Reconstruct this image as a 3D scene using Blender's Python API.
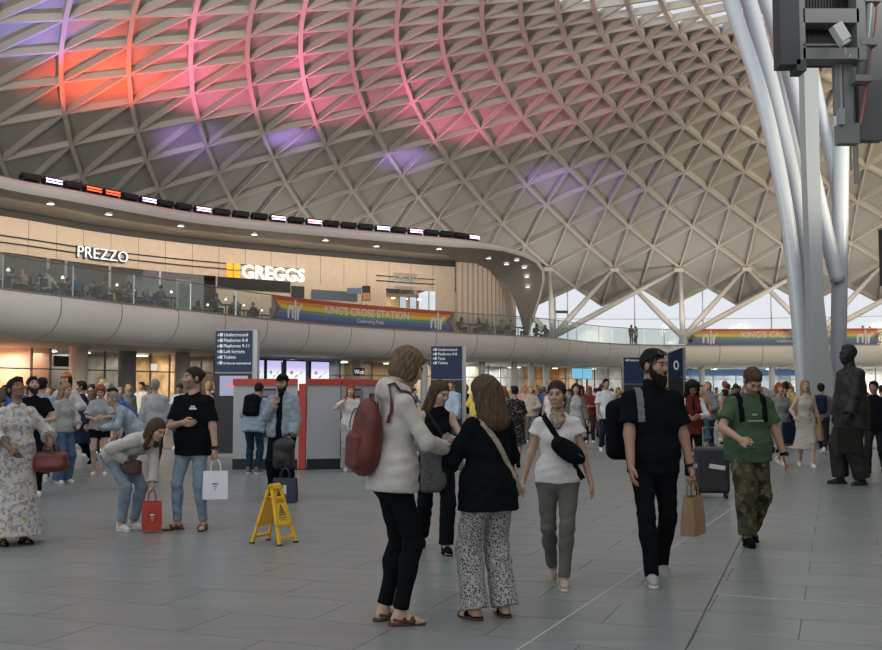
import bpy, math, random
import numpy as np
from mathutils import Vector, Matrix
random.seed(7); rng = np.random.default_rng(7)
for o in list(bpy.data.objects): bpy.data.objects.remove(o)
SC = bpy.context.scene
COL = SC.collection
PI = math.pi
R = math.radians

# ------------------------------------------------------------------ camera, sky, exposure
HC = 1.5; F = 1000.0; YH = 391.0            # eye height, focal length in pixels, horizon row
PITCH = math.atan((YH - 325.0) / F)
cam = bpy.data.cameras.new('camera'); camo = bpy.data.objects.new('camera', cam); COL.objects.link(camo)
cam.sensor_width = 36.0; cam.lens = F / 882.0 * 36.0; cam.clip_end = 2000
camo.location = (0, 0, HC); camo.rotation_euler = (PI / 2 + PITCH, 0, 0)
SC.camera = camo
vs = SC.view_settings
vs.view_transform = 'Standard'; vs.look = 'None'; vs.gamma = 1.0; vs.use_curve_mapping = False
vs.exposure = 0.0
world = bpy.data.worlds.new('overcast_sky'); SC.world = world; world.use_nodes = True
wb = world.node_tree.nodes['Background']
wb.inputs[0].default_value = (0.93, 0.95, 1.0, 1); wb.inputs[1].default_value = 0.92

def spot(name, loc, target, energy, color, angle=40, blend=1., radius=.3):
    l = bpy.data.lights.new(name, 'SPOT'); l.energy = energy; l.color = color
    l.spot_size = R(angle); l.spot_blend = blend; l.shadow_soft_size = radius
    o = bpy.data.objects.new(name, l); COL.objects.link(o); o.location = loc
    o.rotation_euler = (Vector(target) - Vector(loc)).to_track_quat('-Z', 'Y').to_euler()
    return o
def area(name, loc, rot, sx, sy, energy, color=(1, 1, 1)):
    l = bpy.data.lights.new(name, 'AREA'); l.energy = energy; l.color = color; l.shape = 'RECTANGLE'
    l.size = sx; l.size_y = sy
    o = bpy.data.objects.new(name, l); COL.objects.link(o); o.location = loc; o.rotation_euler = rot
    return o

# added fill spots, out of view, that brighten the roof
spot('roof_fill', (-15, 17, 8.0), (4, 52, 17), 12000, (1, .95, .88), 150, 1, 2.0)
spot('roof_fill', (27, 27, 8.0), (14, 62, 15), 17000, (1, .84, .62), 150, 1, 2.0)
spot('roof_fill', (12, 8, 8.0), (2, 42, 18), 6500, (1, .95, .90), 120, 1, 2.0)
spot('roof_fill', (25, 40, 8.0), (31, 70, 14), 13000, (1, .80, .52), 95, 1, 2.0)

# ------------------------------------------------------------------ photo pixel -> place
_f = np.array([0, math.cos(PITCH), math.sin(PITCH)]); _u = np.array([0, -math.sin(PITCH), math.cos(PITCH)])
def ray(px, py): return np.array([1., 0, 0]) * (px - 441) / F + _u * (325 - py) / F + _f
def at_z(px, py, z):                    # where the sight line meets the level z
    d = ray(px, py); t = (z - HC) / d[2]; return np.array([0, 0, HC]) + d * t
def at_y(px, py, y):                    # where it meets the depth y
    d = ray(px, py); return np.array([0, 0, HC]) + d * (y / d[1])
def ground(px, py): return at_z(px, py, 0.0)
def project(P):
    P = np.asarray(P, float); d = P - np.array([0, 0, HC]); w = d @ _f
    return 441 + F * d[..., 0] / w, 325 - F * (d @ _u) / w

# ------------------------------------------------------------------ materials
MATS = {}
def mat(name, color, rough=.6, metal=0., noise=0., nscale=6., bump=0., bscale=40., emit=0., ecol=None, stretch=None, spec=None):
    if name in MATS: return MATS[name]
    m = bpy.data.materials.new(name); m.use_nodes = True; nt = m.node_tree; N = nt.nodes; L = nt.links
    b = N['Principled BSDF']; b.inputs['Roughness'].default_value = rough; b.inputs['Metallic'].default_value = metal
    c = (*color, 1)
    b.inputs['Base Color'].default_value = c
    if spec is not None: b.inputs['Specular IOR Level'].default_value = spec
    tc = N.new('ShaderNodeTexCoord')
    if noise > 0:
        n = N.new('ShaderNodeTexNoise'); n.inputs['Scale'].default_value = nscale; n.inputs['Detail'].default_value = 4
        src = tc.outputs['Object']
        if stretch:
            mp = N.new('ShaderNodeMapping'); mp.inputs['Scale'].default_value = stretch; L.new(src, mp.inputs[0]); src = mp.outputs[0]
        L.new(src, n.inputs['Vector'])
        r = N.new('ShaderNodeValToRGB'); r.color_ramp.elements[0].position = .3; r.color_ramp.elements[1].position = .7
        r.color_ramp.elements[0].color = tuple(min(1, v * (1 - noise)) for v in color) + (1,)
        r.color_ramp.elements[1].color = tuple(min(1, v * (1 + noise)) for v in color) + (1,)
        L.new(n.outputs['Fac'], r.inputs[0]); L.new(r.outputs[0], b.inputs['Base Color'])
    if bump > 0:
        n2 = N.new('ShaderNodeTexNoise'); n2.inputs['Scale'].default_value = bscale; n2.inputs['Detail'].default_value = 3
        src = tc.outputs['Object']
        if stretch:
            mp = N.new('ShaderNodeMapping'); mp.inputs['Scale'].default_value = stretch; L.new(src, mp.inputs[0]); src = mp.outputs[0]
        L.new(src, n2.inputs['Vector'])
        bp = N.new('ShaderNodeBump'); bp.inputs['Strength'].default_value = bump; bp.inputs['Distance'].default_value = .02
        L.new(n2.outputs['Fac'], bp.inputs['Height']); L.new(bp.outputs[0], b.inputs['Normal'])
    if emit > 0:
        b.inputs['Emission Color'].default_value = (*(ecol or color), 1); b.inputs['Emission Strength'].default_value = emit
    MATS[name] = m
    return m
def glassmat(name, tint, opacity=.1, gloss=.1, rough=.05):
    if name in MATS: return MATS[name]
    m = bpy.data.materials.new(name); m.use_nodes = True; nt = m.node_tree; N = nt.nodes; L = nt.links
    N.remove(N['Principled BSDF']); out = N['Material Output']
    t = N.new('ShaderNodeBsdfTransparent'); t.inputs[0].default_value = (*tint, 1)
    g = N.new('ShaderNodeBsdfGlossy'); g.inputs['Roughness'].default_value = rough
    d = N.new('ShaderNodeBsdfDiffuse'); d.inputs[0].default_value = (.75, .78, .78, 1)
    m1 = N.new('ShaderNodeMixShader'); m1.inputs[0].default_value = opacity; L.new(t.outputs[0], m1.inputs[1]); L.new(d.outputs[0], m1.inputs[2])
    m2 = N.new('ShaderNodeMixShader'); m2.inputs[0].default_value = gloss; L.new(m1.outputs[0], m2.inputs[1]); L.new(g.outputs[0], m2.inputs[2])
    L.new(m2.outputs[0], out.inputs[0]); MATS[name] = m
    return m
def ramp_mat(name, stops, axis, lo, hi, rough=.5, const=True):      # printed stripes along one local axis
    m = bpy.data.materials.new(name); m.use_nodes = True; nt = m.node_tree; N = nt.nodes; L = nt.links
    b = N['Principled BSDF']; b.inputs['Roughness'].default_value = rough
    tc = N.new('ShaderNodeTexCoord'); sp = N.new('ShaderNodeSeparateXYZ'); L.new(tc.outputs['Object'], sp.inputs[0])
    mr = N.new('ShaderNodeMapRange'); mr.inputs[1].default_value = lo; mr.inputs[2].default_value = hi; L.new(sp.outputs[axis], mr.inputs[0])
    r = N.new('ShaderNodeValToRGB'); r.color_ramp.interpolation = 'CONSTANT' if const else 'LINEAR'
    e = r.color_ramp.elements
    e[0].position = stops[0][0]; e[0].color = (*stops[0][1], 1); e[1].position = stops[1][0]; e[1].color = (*stops[1][1], 1)
    for p, c in stops[2:]:
        x = e.new(p); x.color = (*c, 1)
    L.new(mr.outputs[0], r.inputs[0]); L.new(r.outputs[0], b.inputs['Base Color']); MATS[name] = m
    return m

# ------------------------------------------------------------------ objects
def fastmesh(name, V, Q, smooth=False, cols=None):
    V = np.asarray(V, np.float32); me = bpy.data.meshes.new(name)
    Q = np.asarray(Q, np.int32); n = len(Q); k = Q.shape[1]
    me.vertices.add(len(V)); me.vertices.foreach_set('co', V.ravel())
    me.loops.add(n * k); me.loops.foreach_set('vertex_index', Q.ravel())
    me.polygons.add(n); me.polygons.foreach_set('loop_start', np.arange(0, n * k, k, dtype=np.int32))
    me.polygons.foreach_set('loop_total', np.full(n, k, np.int32))
    if smooth: me.polygons.foreach_set('use_smooth', np.ones(n, bool))
    if cols is not None:
        a = me.color_attributes.new('Col', 'FLOAT_COLOR', 'POINT')
        a.data.foreach_set('color', np.concatenate([cols, np.ones((len(cols), 1))], 1).astype(np.float32).ravel())
    me.update(calc_edges=True)
    return me
def link(name, me, m=None, parent=None):
    o = bpy.data.objects.new(name, me); COL.objects.link(o)
    if m is not None and not me.materials: me.materials.append(m)
    if parent is not None: o.parent = parent
    return o
def tag(o, label, cat, group=None):
    o['label'] = label; o['category'] = cat
    if group: o['group'] = group
    return o
def thing(name, label, cat, loc=(0, 0, 0), rz=0., group=None):
    o = bpy.data.objects.new(name, None); COL.objects.link(o); o.location = tuple(float(v) for v in loc); o.rotation_euler = (0, 0, rz)
    o.empty_display_size = .2
    return tag(o, label, cat, group)
def structure(name, loc=(0, 0, 0)):
    o = bpy.data.objects.new(name, None); COL.objects.link(o); o.location = loc; o['kind'] = 'structure'; return o

class MB:
    """collects faces of one part"""
    def __init__(s): s.v = []; s.f = []
    def add(s, V, Fc):
        b = len(s.v); s.v += [tuple(float(c) for c in p) for p in V]; s.f += [tuple(i + b for i in q) for q in Fc]; return s
    def box(s, c, d, rz=0., rot=None):
        M = rot if rot is not None else Matrix.Rotation(rz, 3, 'Z')
        V = [Vector(c) + M @ Vector((sx * d[0] / 2, sy * d[1] / 2, sz * d[2] / 2)) for sx in (-1, 1) for sy in (-1, 1) for sz in (-1, 1)]
        return s.add(V, [(0, 1, 3, 2), (4, 6, 7, 5), (0, 4, 5, 1), (2, 3, 7, 6), (0, 2, 6, 4), (1, 5, 7, 3)])
    def bar(s, a, b, w, h, up=(0, 0, 1)):
        a = Vector(a); b = Vector(b); d = (b - a); L = d.length; d.normalize(); up = Vector(up)
        x = d.cross(up)
        if x.length < 1e-4: x = d.cross(Vector((1, 0, 0)))
        x.normalize(); y = x.cross(d).normalized()
        V = [p + x * sx * w / 2 + y * sy * h / 2 for p in (a, b) for sx, sy in ((-1, -1), (1, -1), (1, 1), (-1, 1))]
        return s.add(V, [(0, 1, 2, 3), (7, 6, 5, 4), (0, 4, 5, 1), (1, 5, 6, 2), (2, 6, 7, 3), (3, 7, 4, 0)])
    def tube(s, pts, rad, n=10, cap=True):
        pts = [Vector(p) for p in pts]; rad = rad if isinstance(rad, (list, tuple)) else [rad] * len(pts)
        rings = []; prev = None
        for i, p in enumerate(pts):
            t = (pts[min(i + 1, len(pts) - 1)] - pts[max(i - 1, 0)]).normalized()
            if prev is None:
                x = t.cross(Vector((0, 0, 1)));
                if x.length < 1e-3: x = t.cross(Vector((0, 1, 0)))
            else: x = prev - t * prev.dot(t)
            x.normalize(); prev = x; y = t.cross(x)
            rings.append([p + (x * math.cos(2 * PI * k / n) + y * math.sin(2 * PI * k / n)) * rad[i] for k in range(n)])
        V = [q for r_ in rings for q in r_]; Fc = []
        for i in range(len(pts) - 1):
            for k in range(n): Fc.append((i * n + k, i * n + (k + 1) % n, (i + 1) * n + (k + 1) % n, (i + 1) * n + k))
        if cap: Fc += [tuple(range(n - 1, -1, -1)), tuple((len(pts) - 1) * n + k for k in range(n))]
        return s.add(V, Fc)
    def lathe(s, prof, c=(0, 0, 0), n=20):
        V = [(c[0] + r_ * math.cos(2 * PI * k / n), c[1] + r_ * math.sin(2 * PI * k / n), c[2] + z) for r_, z in prof for k in range(n)]
        Fc = [(i * n + k, i * n + (k + 1) % n, (i + 1) * n + (k + 1) % n, (i + 1) * n + k) for i in range(len(prof) - 1) for k in range(n)]
        return s.add(V, Fc)
    def prism(s, poly, a, b):            # closed polygon of (x, z), extruded along y from a to b
        n = len(poly)
        V = [(x, a, z) for x, z in poly] + [(x, b, z) for x, z in poly]
        return s.add(V, [tuple(range(n)), tuple(range(2 * n - 1, n - 1, -1))] + [(i, i + n, (i + 1) % n + n, (i + 1) % n) for i in range(n)])
    def grid(s, rows):                   # lofted sheet
        n = len(rows[0]); V = [p for r_ in rows for p in r_]
        return s.add(V, [(i * n + j, i * n + j + 1, (i + 1) * n + j + 1, (i + 1) * n + j) for i in range(len(rows) - 1) for j in range(n - 1)])
    def mesh(s, name, smooth=False):
        me = bpy.data.meshes.new(name); me.from_pydata(s.v, [], s.f)
        if smooth: me.polygons.foreach_set('use_smooth', np.ones(len(me.polygons), bool))
        me.update(); return me
    def build(s, name, m, parent=None, smooth=False, bevel=0., loc=None):
        o = link(name, s.mesh(name, smooth), m, parent)
        if loc is not None: o.location = loc
        if bevel > 0:
            bm = o.modifiers.new('bevel', 'BEVEL'); bm.width = bevel; bm.segments = 2; bm.limit_method = 'ANGLE'
        return o
def one(name, m, parent, fn, **k):
    b = MB(); fn(b); return b.build(name, m, parent, **k)
def text_mesh(txt, size, depth=.02, align='CENTER', bold=0.):
    cu = bpy.data.curves.new('lettering', 'FONT'); cu.body = txt; cu.size = size; cu.extrude = depth; cu.align_x = align; cu.offset = bold
    cu.resolution_u = 3
    o = bpy.data.objects.new('lettering', cu); COL.objects.link(o)
    dg = bpy.context.evaluated_depsgraph_get(); me = bpy.data.meshes.new_from_object(o.evaluated_get(dg))
    bpy.data.objects.remove(o); bpy.data.curves.remove(cu)
    return me
def lettering(name, txt, size, m, parent, M, depth=.02, align='CENTER', bold=0.):
    """M places the text: its x runs along the text, y up, z out of the sign"""
    me = text_mesh(txt, size, depth, align, bold); me.transform(M); me.materials.clear()
    return link(name, me, m, parent)
def facing(origin, out, up=(0, 0, 1)):
    o = Vector(out).normalized(); u = Vector(up); x = u.cross(o).normalized(); u = o.cross(x)
    return Matrix(((x.x, u.x, o.x, origin[0]), (x.y, u.y, o.y, origin[1]), (x.z, u.z, o.z, origin[2]), (0, 0, 0, 1)))
def copy_tree(o, parent=None):
    c = o.copy(); COL.objects.link(c); c.parent = parent
    for ch in list(o.children): copy_tree(ch, c)
    return c

# ------------------------------------------------------------------ distance-field surfaces for bodies, clothes and bags
def V3(*a): return np.array(a, float)
def unit(v): v = np.asarray(v, float); return v / (np.linalg.norm(v) + 1e-12)
def cap(a, b, ra, rb=None, u=None, kx=1., k=.03, cut=None): return dict(t='c', a=np.asarray(a, float), b=np.asarray(b, float), ra=ra, rb=ra if rb is None else rb, u=u, kx=kx, k=k, cut=cut)
def ell(c, r, M=None, k=.03, cut=None, sub=False): return dict(t='e', c=np.asarray(c, float), r=np.asarray(r, float), M=M, k=k, cut=cut, sub=sub)
def rbox(c, h, rad=.02, M=None, k=.02, cut=None, sub=False): return dict(t='b', c=np.asarray(c, float), h=np.asarray(h, float), rad=rad, M=M, k=k, cut=cut, sub=sub)
def pdist(p, P):
    if p['t'] == 'c':
        ab = p['b'] - p['a']; l2 = ab @ ab + 1e-12; q = P - p['a']
        t = np.clip((q @ ab) / l2, 0, 1); q = q - t[:, None] * ab; d2 = (q * q).sum(1)
        if p['u'] is not None:
            qu = q @ p['u']; d2 = d2 - qu * qu * (1 - 1 / p['kx'] ** 2)
        d = np.sqrt(np.maximum(d2, 0)) - (p['ra'] + (p['rb'] - p['ra']) * t)
    elif p['t'] == 'e':
        q = P - p['c']
        if p['M'] is not None: q = q @ p['M']
        a = q / p['r']; k0 = np.sqrt((a * a).sum(1)); b = a / p['r']; k1 = np.sqrt((b * b).sum(1)) + 1e-9
        d = k0 * (k0 - 1) / k1
        d = np.where(k0 < .3, -p['r'].min() * .7, d)
    else:
        q = P - p['c']
        if p['M'] is not None: q = q @ p['M']
        q = np.abs(q) - (p['h'] - p['rad'])
        d = np.sqrt((np.maximum(q, 0) ** 2).sum(1)) + np.minimum(q.max(1), 0) - p['rad']
    if p['cut'] is not None:
        for p0, n in p['cut']: d = np.maximum(d, (P - p0) @ n)
    return d
def smin(a, b, k):
    h = np.maximum(k - np.abs(a - b), 0) / k
    return np.minimum(a, b) - h * h * k * .25
def pbox(p):
    if p['t'] == 'c':
        ea, eb = p['ra'] * max(1, p['kx']), p['rb'] * max(1, p['kx'])
        return np.minimum(p['a'] - ea, p['b'] - eb), np.maximum(p['a'] + ea, p['b'] + eb)
    r = np.abs(p['r'] if p['t'] == 'e' else p['h'])
    if p['M'] is not None: r = np.abs(p['M']) @ r
    return p['c'] - r, p['c'] + r
def feval(prims, P):
    d = np.ones(len(P))
    for p in prims:
        e = pdist(p, P)
        d = -smin(-d, e, p['k']) if p.get('sub') else smin(d, e, p['k'])
    return d
def field(prims, h):
    B = [pbox(p) for p in prims if not p.get('sub')]
    lo = np.min([b[0] for b in B], 0) - 2.5 * h; hi = np.max([b[1] for b in B], 0) + 2.5 * h
    n = np.ceil((hi - lo) / h).astype(int) + 1
    G = np.ones(n, np.float32)
    for p in prims:
        a, b = pbox(p); m = p['k'] + h
        i0 = np.maximum(((a - m - lo) / h).astype(int), 0); i1 = np.minimum(((b + m - lo) / h).astype(int) + 2, n)
        if (i1 <= i0).any(): continue
        ax = [lo[d] + h * np.arange(i0[d], i1[d]) for d in range(3)]
        X = np.stack(np.meshgrid(*ax, indexing='ij'), -1); sh = X.shape[:3]
        d = pdist(p, X.reshape(-1, 3)).reshape(sh)
        sl = tuple(slice(i0[q], i1[q]) for q in range(3)); old = G[sl]
        G[sl] = -smin(-old, d, p['k']) if p.get('sub') else smin(old, d, p['k'])
    return G, lo
_CO = [(x, y, z) for x in (0, 1) for y in (0, 1) for z in (0, 1)]
_ED = [(i, j) for i in range(8) for j in range(i + 1, 8) if sum(abs(a - b) for a, b in zip(_CO[i], _CO[j])) == 1]
def surface(prims, h):
    G, lo = field(prims, h); S = G < 0
    c = np.zeros([s - 1 for s in S.shape], np.uint8)
    nx, ny, nz = c.shape
    for x, y, z in _CO: c += S[x:x + nx, y:y + ny, z:z + nz]
    act = (c > 0) & (c < 8); I = np.argwhere(act); n = len(I)
    idx = np.full(act.shape, -1, np.int32); idx[act] = np.arange(n)
    val = [G[I[:, 0] + x, I[:, 1] + y, I[:, 2] + z] for x, y, z in _CO]
    acc = np.zeros((n, 3)); cnt = np.zeros(n)
    for i, j in _ED:
        a, b = val[i], val[j]; mk = (a < 0) != (b < 0)
        t = np.where(mk, a / np.where(mk, a - b, 1), 0); p0 = np.array(_CO[i], float); p1 = np.array(_CO[j], float)
        acc += mk[:, None] * (p0 + t[:, None] * (p1 - p0)); cnt += mk
    V = lo + h * (I + acc / np.maximum(cnt, 1)[:, None])
    Q = []
    for ax in range(3):
        b, d = [(1, 2), (2, 0), (0, 1)][ax]
        s0 = [slice(None)] * 3; s1 = [slice(None)] * 3; s0[ax] = slice(0, -1); s1[ax] = slice(1, None)
        A, B = S[tuple(s0)], S[tuple(s1)]; E = np.argwhere(A != B)
        E = E[(E[:, b] >= 1) & (E[:, d] >= 1) & (E[:, b] < S.shape[b] - 1) & (E[:, d] < S.shape[d] - 1)]
        if not len(E): continue
        ins = A[E[:, 0], E[:, 1], E[:, 2]]
        def cell(db, dd):
            C = E.copy(); C[:, b] += db; C[:, d] += dd; return idx[C[:, 0], C[:, 1], C[:, 2]]
        q = np.stack([cell(-1, -1), cell(0, -1), cell(0, 0), cell(-1, 0)], 1)
        q[~ins] = q[~ins][:, ::-1]; Q.append(q)
    Q = np.concatenate(Q); Q = Q[(Q >= 0).all(1)]
    return V.astype(np.float32), Q
def join(parts):
    V = []; Q = []; C = []; b = 0
    for v, q, c in parts:
        V.append(v); Q.append(q + b); C.append(c); b += len(v)
    return np.concatenate(V), np.concatenate(Q), np.concatenate(C)
def sdf_obj(name, prims, h, m, parent):
    v, q = surface(prims, h); return link(name, fastmesh(name, v, q, True), m, parent)
# ================================================================== palette of the place
M_white = mat('white_paint', (.60, .61, .61), .45, noise=.04, nscale=2)
M_tube = mat('white_steel_paint', (.46, .51, .56), .35, noise=.03)
M_greycol = mat('grey_steel_paint', (.32, .36, .37), .45)
M_rib = mat('cream_rib_paint', (.55, .51, .46), .45)
M_panel = mat('perforated_roof_metal', (.40, .385, .35), .5, noise=.08, nscale=30, stretch=(1, 1, .06), bump=.12, bscale=160)
M_fascia = mat('fascia_panel', (.68, .66, .63), .42, noise=.03)
M_deck = mat('deck_concrete', (.30, .30, .30), .7, noise=.05)
M_soffit = mat('soffit_paint', (.42, .40, .37), .6)
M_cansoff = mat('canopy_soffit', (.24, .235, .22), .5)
M_beige = mat('beige_cladding', (.60, .50, .40), .5, noise=.05, nscale=3)
M_peach = mat('peach_plaster', (.72, .52, .40), .6, noise=.05)
M_dark = mat('dark_metal', (.025, .03, .032), .5)
M_black = mat('black_plastic', (.012, .013, .015), .5)
M_steel = mat('brushed_steel', (.42, .43, .43), .35, .7)
M_glass = glassmat('balustrade_glass', (.86, .90, .88), .09, .008)
M_pane = glassmat('clear_pane', (.93, .95, .96), .04, .006)
M_tint = glassmat('tinted_pane', (.55, .58, .57), .10, .12)
M_lamp = mat('downlight_lens', (1, .97, .9), emit=4.0, ecol=(1, .95, .86))
M_whitelet = mat('white_letter', (.85, .85, .84), .4, emit=.55, ecol=(1, 1, 1))
M_blue = mat('sign_blue', (.008, .022, .062), .35)
M_wtext = mat('sign_white', (.62, .65, .68), .5)
M_red = mat('machine_red', (.55, .055, .035), .4)
M_machine = mat('machine_grey', (.42, .435, .44), .4)
M_yellow = mat('caution_yellow', (.80, .45, .015), .42, noise=.06)

# ================================================================== floor
TA = R(-21.5)                                         # slabs run square to the joint lines seen in the photograph
eu = np.array([math.cos(TA), math.sin(TA)]); ev = np.array([-eu[1], eu[0]])
def floor_mat():
    m = bpy.data.materials.new('grey_stone_floor'); m.use_nodes = True; nt = m.node_tree; N = nt.nodes; L = nt.links
    b = N['Principled BSDF']; tc = N.new('ShaderNodeTexCoord'); oi = N.new('ShaderNodeObjectInfo')
    geo = N.new('ShaderNodeNewGeometry')
    mp = N.new('ShaderNodeMapping'); mp.inputs['Scale'].default_value = (.6, 5, 1); mp.inputs['Rotation'].default_value = (0, 0, -TA)
    L.new(geo.outputs['Position'], mp.inputs[0])
    n = N.new('ShaderNodeTexNoise'); n.inputs['Scale'].default_value = 1.6; n.inputs['Detail'].default_value = 6; L.new(mp.outputs[0], n.inputs['Vector'])
    r = N.new('ShaderNodeValToRGB'); e = r.color_ramp.elements
    e[0].position = .3; e[0].color = (.188, .212, .208, 1); e[1].position = .72; e[1].color = (.235, .262, .256, 1)
    L.new(n.outputs['Fac'], r.inputs[0])
    hs = N.new('ShaderNodeHueSaturation'); mr = N.new('ShaderNodeMapRange'); mr.inputs[3].default_value = .96; mr.inputs[4].default_value = 1.04
    L.new(oi.outputs['Random'], mr.inputs[0]); L.new(mr.outputs[0], hs.inputs['Value']); L.new(r.outputs[0], hs.inputs['Color'])
    L.new(hs.outputs[0], b.inputs['Base Color'])
    n2 = N.new('ShaderNodeTexNoise'); n2.inputs['Scale'].default_value = 3; L.new(geo.outputs['Position'], n2.inputs['Vector'])
    m2 = N.new('ShaderNodeMapRange'); m2.inputs[3].default_value = .24; m2.inputs[4].default_value = .38; L.new(n2.outputs['Fac'], m2.inputs[0])
    L.new(m2.outputs[0], b.inputs['Roughness']); MATS['floor'] = m
    return m
M_floor = floor_mat(); M_grout = mat('dark_grout', (.15, .165, .163), .7); M_joint = mat('pale_joint', (.42, .44, .44), .6)
floor = link('floor', MB().add([(-50, -12, -.008), (80, -12, -.008), (80, 88, -.008), (-50, 88, -.008)], [(0, 1, 2, 3)]).mesh('floor'), M_floor)
floor['kind'] = 'structure'
TL, TW, GAP = 1.2, .6, .006
slab_me = MB().box((0, 0, -.01), (TL - GAP, TW - GAP, .02)).mesh('paving_slab'); slab_me.materials.append(M_floor)
o0 = np.array([1.38, 5.81])                           # a slab corner seen at the foot of the picture
spots = []
for j in range(-30, 60):
    for i in range(-30, 40):
        c = o0 + eu * (i + .5 + (.5 if j % 2 else 0)) * TL + ev * (j + .5) * TW
        if c[1] < 4.9 or c[1] > 26 or abs(c[0]) > .46 * c[1] + 1: continue
        spots.append((c[1], c))
spots.sort(key=lambda t: t[0])
under = MB().add([tuple(p) + (-.0075,) for p in ((-20, 3.5), (20, 3.5), (20, 27), (-20, 27))], [(0, 1, 2, 3)]).build('grout_bed', M_grout, floor)
for d, c in spots[:300]:
    o = link('paving_slab', slab_me, None, floor); o.location = (c[0], c[1], 0); o.rotation_euler = (0, 0, TA)
b = MB()
for d, c in spots[300:]: b.box((c[0], c[1], -.01), (TL - GAP, TW - GAP, .02), TA)
if spots[300:]:
    o = b.build('paving_slab', M_floor, floor); o['kind'] = 'stuff'
for a_, b_ in (((.395, 5.81), (4.0, 13.5)), ((2.03, 7.5), (5.2, 6.25))):      # two pale movement joints
    MB().bar((*a_, .0005), (*b_, .0005), .014, .003).build('movement_joint', M_joint, floor)
MB().bar((1.38, 5.81, .0005), (4.1, 13.1, .0005), .012, .003).build('movement_joint', mat('dark_joint', (.07, .075, .075), .7), floor)

# the brick building that closes the concourse on the right, just outside the picture
wr_ = link('wall_right', MB().add([(4.6, -12, 0), (8.6, 12, 0), (24, 46, 0), (24, 46, 7.5), (8.6, 12, 7.5), (4.6, -12, 7.5)], [(0, 1, 4, 5), (1, 2, 3, 4)]).mesh('wall_right'), mat('buff_brick', (.30, .22, .15), .85, noise=.25, nscale=14, bump=.3, bscale=30)); wr_['kind'] = 'structure'

pv = link('floor_outside', MB().add([(-90, 27, -.02), (-50, 27, -.02), (-50, 88, -.02), (80, 88, -.02), (80, 27, -.02), (110, 27, -.02), (110, 140, -.02), (-90, 140, -.02)], [(0, 1, 2, 7), (2, 3, 6, 7), (3, 4, 5, 6)]).mesh('floor_outside'), mat('bounce_pavement', (.72, .70, .66), .8, noise=.06)); pv['kind'] = 'structure'  # unseen ground, added pale to bounce light up to the roof edge

# ================================================================== roof: a shell of revolution with three families of ribs
RC = np.array([16.33, 26.27])
_rr = [14.7, 15.55, 16.45, 17.4, 18.45, 19.55, 20.73, 21.98, 23.32, 24.76, 26.29, 27.91, 29.63, 31.47, 33.43, 35.51, 37.74, 40.12, 42.66, 45.34, 48.08, 50.75, 53.31, 55.71, 57.93]
_zz = [18.2, 18.3, 18.35, 18.4, 18.41, 18.41, 18.40, 18.41, 18.41, 18.36, 18.28, 18.16, 18.0, 17.76, 17.46, 17.10, 16.66, 16.14, 15.51, 14.74, 13.78, 12.61, 11.30, 9.95, 8.65]
_tt = [155.0, 152.12, 149.16, 146.22, 143.27, 140.33, 137.34, 134.36, 131.38, 128.39, 125.39, 122.39, 119.29, 116.29, 113.23, 110.21, 107.2, 104.22, 101.22, 98.29, 95.47, 92.67, 89.85, 86.99, 84.25, 81.46, 78.78]
R0, R1, M0, M1 = -15, 9, -10, 48
def theta(m):
    if m < 2: return R(155 + 2.92 * (2 - m))
    if m > 28: return R(78.78 - 2.74 * (m - 28))
    return R(_tt[m - 2])
def node(row, m, lift=0.):
    k = row + 15; r, z = _rr[k], _zz[k]
    a, b_ = max(k - 1, 0), min(k + 1, 24); dr, dz = _rr[b_] - _rr[a], _zz[b_] - _zz[a]; l = math.hypot(dr, dz)
    r += -dz / l * lift; z += dr / l * lift; t = theta(m)
    return np.array([RC[0] + r * math.cos(t), RC[1] + r * math.sin(t), z])
def nn(row, m): return node(row, m, 1.) - node(row, m)
roof = structure('ceiling')
def rib(keys, w, dep, name):
    P = [node(*k) for k in keys]; Nn = [nn(*k) for k in keys]; rows = []
    for i, p in enumerate(P):
        t = unit(P[min(i + 1, len(P) - 1)] - P[max(i - 1, 0)]); x = unit(np.cross(t, Nn[i])); n = Nn[i]
        rows.append([p - x * w / 2 + n * dep, p - x * w / 2, p + x * w / 2, p + x * w / 2 + n * dep, p - x * w / 2 + n * dep])
    MB().grid(rows).build(name, M_rib, roof)
keys = [(r, m) for r in range(R0, R1 + 1) for m in range(M0, M1 + 1) if (r - m) % 2 == 0]
KS = set(keys)
def runs(step, starts):
    for s in starts:
        l = [s]
        while (l[-1][0] + step[0], l[-1][1] + step[1]) in KS: l.append((l[-1][0] + step[0], l[-1][1] + step[1]))
        if len(l) > 1: yield l
for l in runs((1, 1), [k for k in keys if (k[0] - 1, k[1] - 1) not in KS]): rib(l, .215, .34, 'bright_rib')
for l in runs((-1, 1), [k for k in keys if (k[0] + 1, k[1] - 1) not in KS]): rib(l, .14, .34, 'cross_rib')
for l in runs((2, 0), [k for k in keys if (k[0] - 2, k[1]) not in KS]):
    l2 = [k for k in l if k[0] >= -11]
    if len(l2) > 1: rib(l2, .12, .42, 'radial_rib')
tris = []
for (r, m) in keys:
    for sd in (-1, 1):
        q = [(r, m), (r - 1, m + sd), (r - 2, m)]
        if all(k in KS for k in q): tris.append(q)
def tri_prism(q, lift, inset, th):
    P = [node(*k, lift) for k in q]; c = sum(P) / 3; P = [c + (p - c) * (1 - inset / (np.linalg.norm(p - c) + 1e-6)) for p in P]
    n = sum(nn(*k) for k in q) / 3
    V = P + [p + n * th for p in P]
    return V, [(0, 1, 2), (5, 4, 3), (0, 3, 4, 1), (1, 4, 5, 2), (2, 5, 3, 0)]
sized = []
for q in tris:
    c = sum(node(*k) for k in q) / 3; x, y = project(np.array([node(*k) for k in q]))
    ar = abs((x[1] - x[0]) * (y[2] - y[0]) - (x[2] - x[0]) * (y[1] - y[0])) / 2
    vis = c[1] > 5 and -20 < x.mean() < 900 and -20 < y.mean() < 660
    sized.append((ar if vis else 0, q))
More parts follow.
